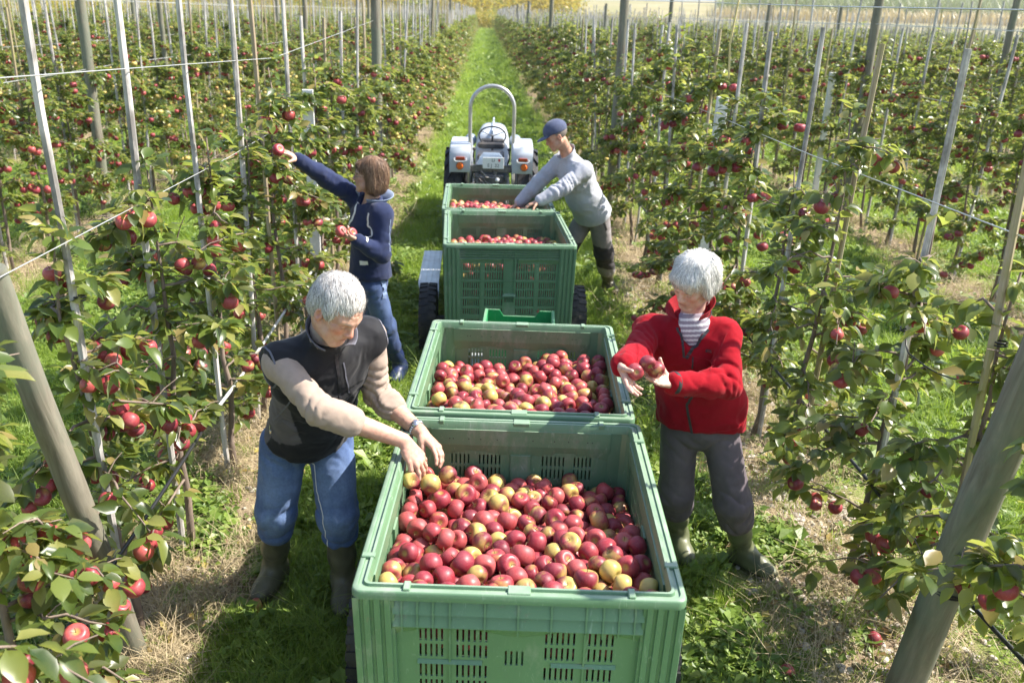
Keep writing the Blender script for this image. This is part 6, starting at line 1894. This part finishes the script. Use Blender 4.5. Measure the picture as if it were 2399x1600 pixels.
for pxy, yy, e_, k, lab in [((1517, 851), 3.235, (1.9, .3, .5), 5, 'dark red apple on top of the palm of the woman in red'), ((1489, 871), 3.215, (.4, 1.9, 2), 6, 'red apple on the fingertips of the woman in red'), ((1537, 866), 3.265, (2, .4, 1), 7, 'red apple mostly hidden behind the thumb of the woman in red')]:
    o = link('apple', (apples_p + apples_r)[k], None, at_y(*pxy, yy), e_, .95); setp(o, lab, 'apple')

# ---- the woman in navy
H3 = Head(at_y(866, 414, 5.83), (-.95, -.12, .06), (.05, -.05, 1), .98)
J3 = dict(shR=at_y(846, 470, 5.98), shL=at_y(893, 500, 5.74), neck=at_y(872, 466, 5.87), hipR=at_y(862, 662, 6.06), hipL=at_y(872, 668, 5.90))
J3.update(elR=at_y(765, 418, 5.86), wrR=at_y(697, 373, 5.66), elL=at_y(893, 596, 5.70), wrL=at_y(836, 563, 5.58), knL=A(-.93, 6.0, .46), anL=A(-.84, 6.12, .10), toeL=A(-.87, 5.96, .03), knR=A(-1.05, 6.08, .46), anR=A(-1.06, 6.2, .1), toeR=A(-1.17, 6.08, .03))
p3 = empty('person', (-.95, 6.0, 0), 'brown-haired woman in a navy hoodie reaching up to pick an apple on the left', 'person')
B3 = SDF(); add_torso(B3, J3, -.01)
for s in 'LR': add_arm(B3, J3, s, (.045, .038, .035, .023)); add_leg(B3, J3, s, (.075, .052, .048, .034))
B3.cap(J3['neck'], H3.w(0, -.025, -.05), .046, .044, .03)
add_hand(B3, J3['wrR'], unit(at_y(655, 348, 5.60) - J3['wrR']), A(-.1, .2, -1), A(-.2, -.9, -.2), .93, (.25, .3, .35, .4), .12, .4)
add_hand(B3, J3['wrL'], unit(at_y(800, 548, 5.5) - J3['wrL']), A(-.2, .1, .95), A(.1, .8, .5), .93, (.25, .25, .3, .3), .12, .3, tdir=A(-.4, .4, .8))
add_head(B3, H3, False)
finish('body', [tinted('b', B3, .0050, m_skin, p3, None, region=lambda V: (V[:, 2] > .95))], B3, m_skin, p3, skin_tint(H3, (.52, .32, .24), (.55, .24, .22), (.22, .14, .09), bw=.7, blush=.15, eyes_open=True))
S = SDF(); M_ = H3.M; e = lambda c, r, k=.02, sub=False: S.ell(H3.w(*c), np.array(r) * H3.k, M_, k, sub)
e((0, -.022, .050), (.092, .105, .092)); e((0, -.050, -.030), (.094, .078, .085), .03); e((0, -.04, -.075), (.085, .065, .04), .03)
for sx in (-1, 1): e((sx * .078, -.005, -.02), (.020, .030, .080), .02)
e((0, .118, -.030), (.100, .092, .110), .012, True)
e((0, .070, .076), (.050, .024, .026), .02)
S.disp = [lambda P: .014 * (vnoise(H3.loc(P) * [26, 26, 8] + 3) - .5)]
make_hair(S, H3, p3, .006, [(.07, .035, .022), (.14, .075, .045), (.25, .15, .09), (.36, .24, .15)], 3000, .10, .0011, (0, -.02, -.25), part=(0, .0, .13), lift=.010)
rt, fw, up = torso_frame(J3); S = SDF(); add_torso(S, J3, .026, chest=.11, belly=.10, hipr=.115, wide=1.0)
S.ell((J3['hipL'] + J3['hipR']) / 2 + up * .02, (.165, .14, .34), np.stack([rt, fw, up]), .05)
S.plane(A(0, 0, .845), (0, 0, -1), .006); S.plane(J3['neck'] + up * .02, up, .01); S.ell(J3['neck'] + fw * .06, (.05, .05, .05), np.stack([rt, fw, up]), .01, True)
for s in 'LR': add_arm(S, J3, s, (.052, .048, .044, .034), .014, .04, .97)
S.disp = [fold(10, .012, 8), fold(22, .004, 3), limbfold(J3['shR'], J3['elR'], 6, .010, 1, .5, .5, 5.), limbfold(J3['shL'], J3['elL'], 5, .012, 1, .8, .4, 5.)]
HO3 = S; finish('hoodie', [tinted('j', S, .0085, m_knit, p3, None)], S, m_knit, p3, lambda P: np.array([.013, .022, .070]) * (.85 + .3 * vnoise(P * 14)[:, None]))
m_hoodin = simple('hood lining', (.22, .27, .38), .9); 
collar(p3, J3['neck'] - up * .03, up - fw * .1, fw, .075, .075, .75, 2 * np.pi - .75, .05, m_hoodin, name='hood', ry=1.1, notch=-.3, t=.006)
strip('drawstring', HO3, [(839, 475), (832, 495), (825, 515), (818, 532)], .016, m_white, p3, t=.003); strip('drawstring', HO3, [(864, 500), (862, 530), (859, 566)], .016, m_white, p3, t=.003)
strip('hem_label', HO3, [(843, 616), (862, 617)], .030, m_platew, p3); strip('sleeve_stripe', HO3, [(915, 515), (918, 550), (914, 590)], .006, m_hoodin, p3)
b = MB(); 
for sx in (-1, 1):
    a = np.linspace(0, 2 * np.pi, 17)[:, None]; b.tube(H3.w(sx * .031, .098, .004) + (.019 * np.cos(a) * H3.X + .015 * np.sin(a) * H3.U), .0011, 5, cap=False); b.tube([H3.w(sx * .05, .096, .006), H3.w(sx * .078, .03, .010)], .0011, 5)
b.tube([H3.w(-.012, .100, .006), H3.w(.012, .100, .006)], .0011, 5); b.build('glasses', [m_glass], p3, smooth=True)
JE3, o = legs('jeans', J3, p3, .010, m_denim, jean_tint((.028, .05, .13), (.09, .14, .28)), r=(.080, .062, .06, .055), g=.010, hem=.28, hipr=.11)
strip('patch_pocket', JE3, [(895, 655), (902, 680), (900, 700)], .05, simple('faded denim', (.16, .22, .36), .9), p3)
for s in 'LR': boot('boot', J3, s, p3, (.018, .030, .085), .009, top=.31, r=.060, size=.95)
for pxy, yy, lab in [((799, 543), 5.52, 'dark red apple in the hand held before the navy hoodie'), ((823, 547), 5.60, 'red apple between thumb and chest of the woman in navy'), ((652, 352), 5.56, 'red apple being picked by the raised hand of the woman in navy'), ((663, 384), 5.60, 'bright red apple hanging just below the raised hand')]:
    o = link('apple', apples_r[1], None, at_y(*pxy, yy), (1, .4, .6), 1.05); setp(o, lab, 'apple')

# ---- the man in grey by the tractor
H4 = Head(at_y(1303, 320, 7.86), (-.82, -.28, -.45), (-.42, -.05, .9), 1.0)
J4 = dict(shR=at_y(1312, 378, 8.06), shL=at_y(1368, 398, 7.82), neck=at_y(1330, 362, 7.93), hipR=at_y(1378, 500, 8.28), hipL=at_y(1402, 505, 8.12))
J4.update(elR=at_y(1262, 428, 8.05), wrR=at_y(1216, 476, 8.02), elL=at_y(1322, 440, 7.72), wrL=at_y(1262, 472, 7.66), knL=A(.865, 8.26, .47), anL=A(.955, 8.50, .10), toeL=A(1.02, 8.36, .03), knR=A(.50, 8.20, .50), anR=A(.43, 8.20, .1), toeR=A(.38, 8.08, .03))
p4 = empty('person', (.75, 8.3, 0), 'man in a light grey sweater and blue cap leaning into the bin by the tractor', 'person')
B4 = SDF(); add_torso(B4, J4)
for s in 'LR': add_arm(B4, J4, s); add_leg(B4, J4, s)
B4.cap(J4['neck'], H4.w(0, -.025, -.05), .055, .052, .03)
add_hand(B4, J4['wrL'], A(-.85, -.1, -.35), A(0, -.1, -1), A(-.1, -1, 0), 1.0, (.3, .3, .35, .4), .1, .3); add_hand(B4, J4['wrR'], A(-.6, .2, -.6), A(0, -.2, -1), A(0, -1, 0), 1.0, (.3, .3, .35, .4), .1, .3)
add_head(B4, H4, True, 1)
finish('body', [tinted('b', B4, .0062, m_skin, p4, None, region=lambda V: V[:, 2] > .85)], B4, m_skin, p4, skin_tint(H4, (.50, .29, .20), (.42, .18, .14), (.20, .15, .12), blush=.25))
S = SDF(); M_ = H4.M; S.ell(H4.w(0, -.020, .035), (.082, .098, .080), M_); S.ell(H4.w(0, .10, -.02), (.07, .09, .09), M_, .01, True)
finish('hair', [tinted('h', S, .007, m_hair, p4, None)], S, m_hair, p4, flat((.20, .17, .15)))
S = SDF(); S.ell(H4.w(0, -.014, .058), (.092, .112, .088), M_); S.plane(H4.w(0, 0, .035), -(H4.U + H4.F * -.12), .006)
S.ell(H4.w(0, .110, .038), (.066, .068, .008), M_, .012)
S.disp = [fold(30, .003, 2)]
finish('cap', [tinted('h', S, .005, m_knit, p4, None)], S, m_knit, p4, lambda P: np.array([.07, .085, .15]) * (.85 + .3 * vnoise(P * 30)[:, None]))
rt, fw, up = torso_frame(J4); S = SDF(); add_torso(S, J4, .026, chest=.135, belly=.135, hipr=.13, wide=1.15)
hc = (J4['hipL'] + J4['hipR']) / 2; S.ell(hc + up * .06, (.175, .155, .34), np.stack([rt, fw, up]), .06); S.plane(hc - up * .0, -up, .006); S.plane(J4['neck'] + unit(H4.c - J4['neck']) * .015, unit(H4.c - J4['neck']), .01)
for s in 'LR': add_arm(S, J4, s, (.056, .052, .050, .040), .014, .05, .93)
S.disp = [fold(9, .014, 8), fold(22, .005, 3), limbfold(J4['shL'], J4['elL'], 5, .014, 1, .7, .4, 5.), limbfold(J4['elL'], J4['wrL'], 5, .012, 1, .3, .4, 1.), limbfold(J4['shR'], J4['elR'], 5, .012, 1, .7, .4, 5.)]
finish('sweater', [tinted('j', S, .009, m_knit, p4, None)], S, m_knit, p4, lambda P: np.array([.43, .44, .49]) * (.88 + .24 * vnoise(P * 12)[:, None]))
m_sw = simple('sweater knit', (.45, .46, .51), .9); collar(p4, J4['neck'] - up * .01, unit(H4.c - J4['neck']), fw, .072, .05, .5, 2 * np.pi - .5, .018, m_sw)
def t4(S, J):
    def t(P):
        c = np.tile(A(.25, .225, .23), (len(P), 1))
        for s in 'LR':
            q = P - J['kn' + s]; d = unit(J['an' + s] - J['kn' + s]); z = q @ d; c[(z > -.10) & (z < .13) & (P[:, 2] < .62)] = (.045, .04, .045)
        return c * (.85 + .3 * vnoise(P * 14)[:, None])
    return t
TR4, o = legs('work_trousers', J4, p4, .010, m_twill, t4, r=(.092, .080, .080, .078), g=.010, hem=.27, hipr=.105, wide=.9)
strip('pocket_flap', TR4, [(1434, 555), (1416, 560)], .03, m_zip, p4); strip('pocket_trim', TR4, [(1415, 523), (1421, 540)], .02, m_zip, p4)
for s in 'LR': boot('boot', J4, s, p4, (.09, .085, .05), .010, top=.30, r=.062, size=1.0)
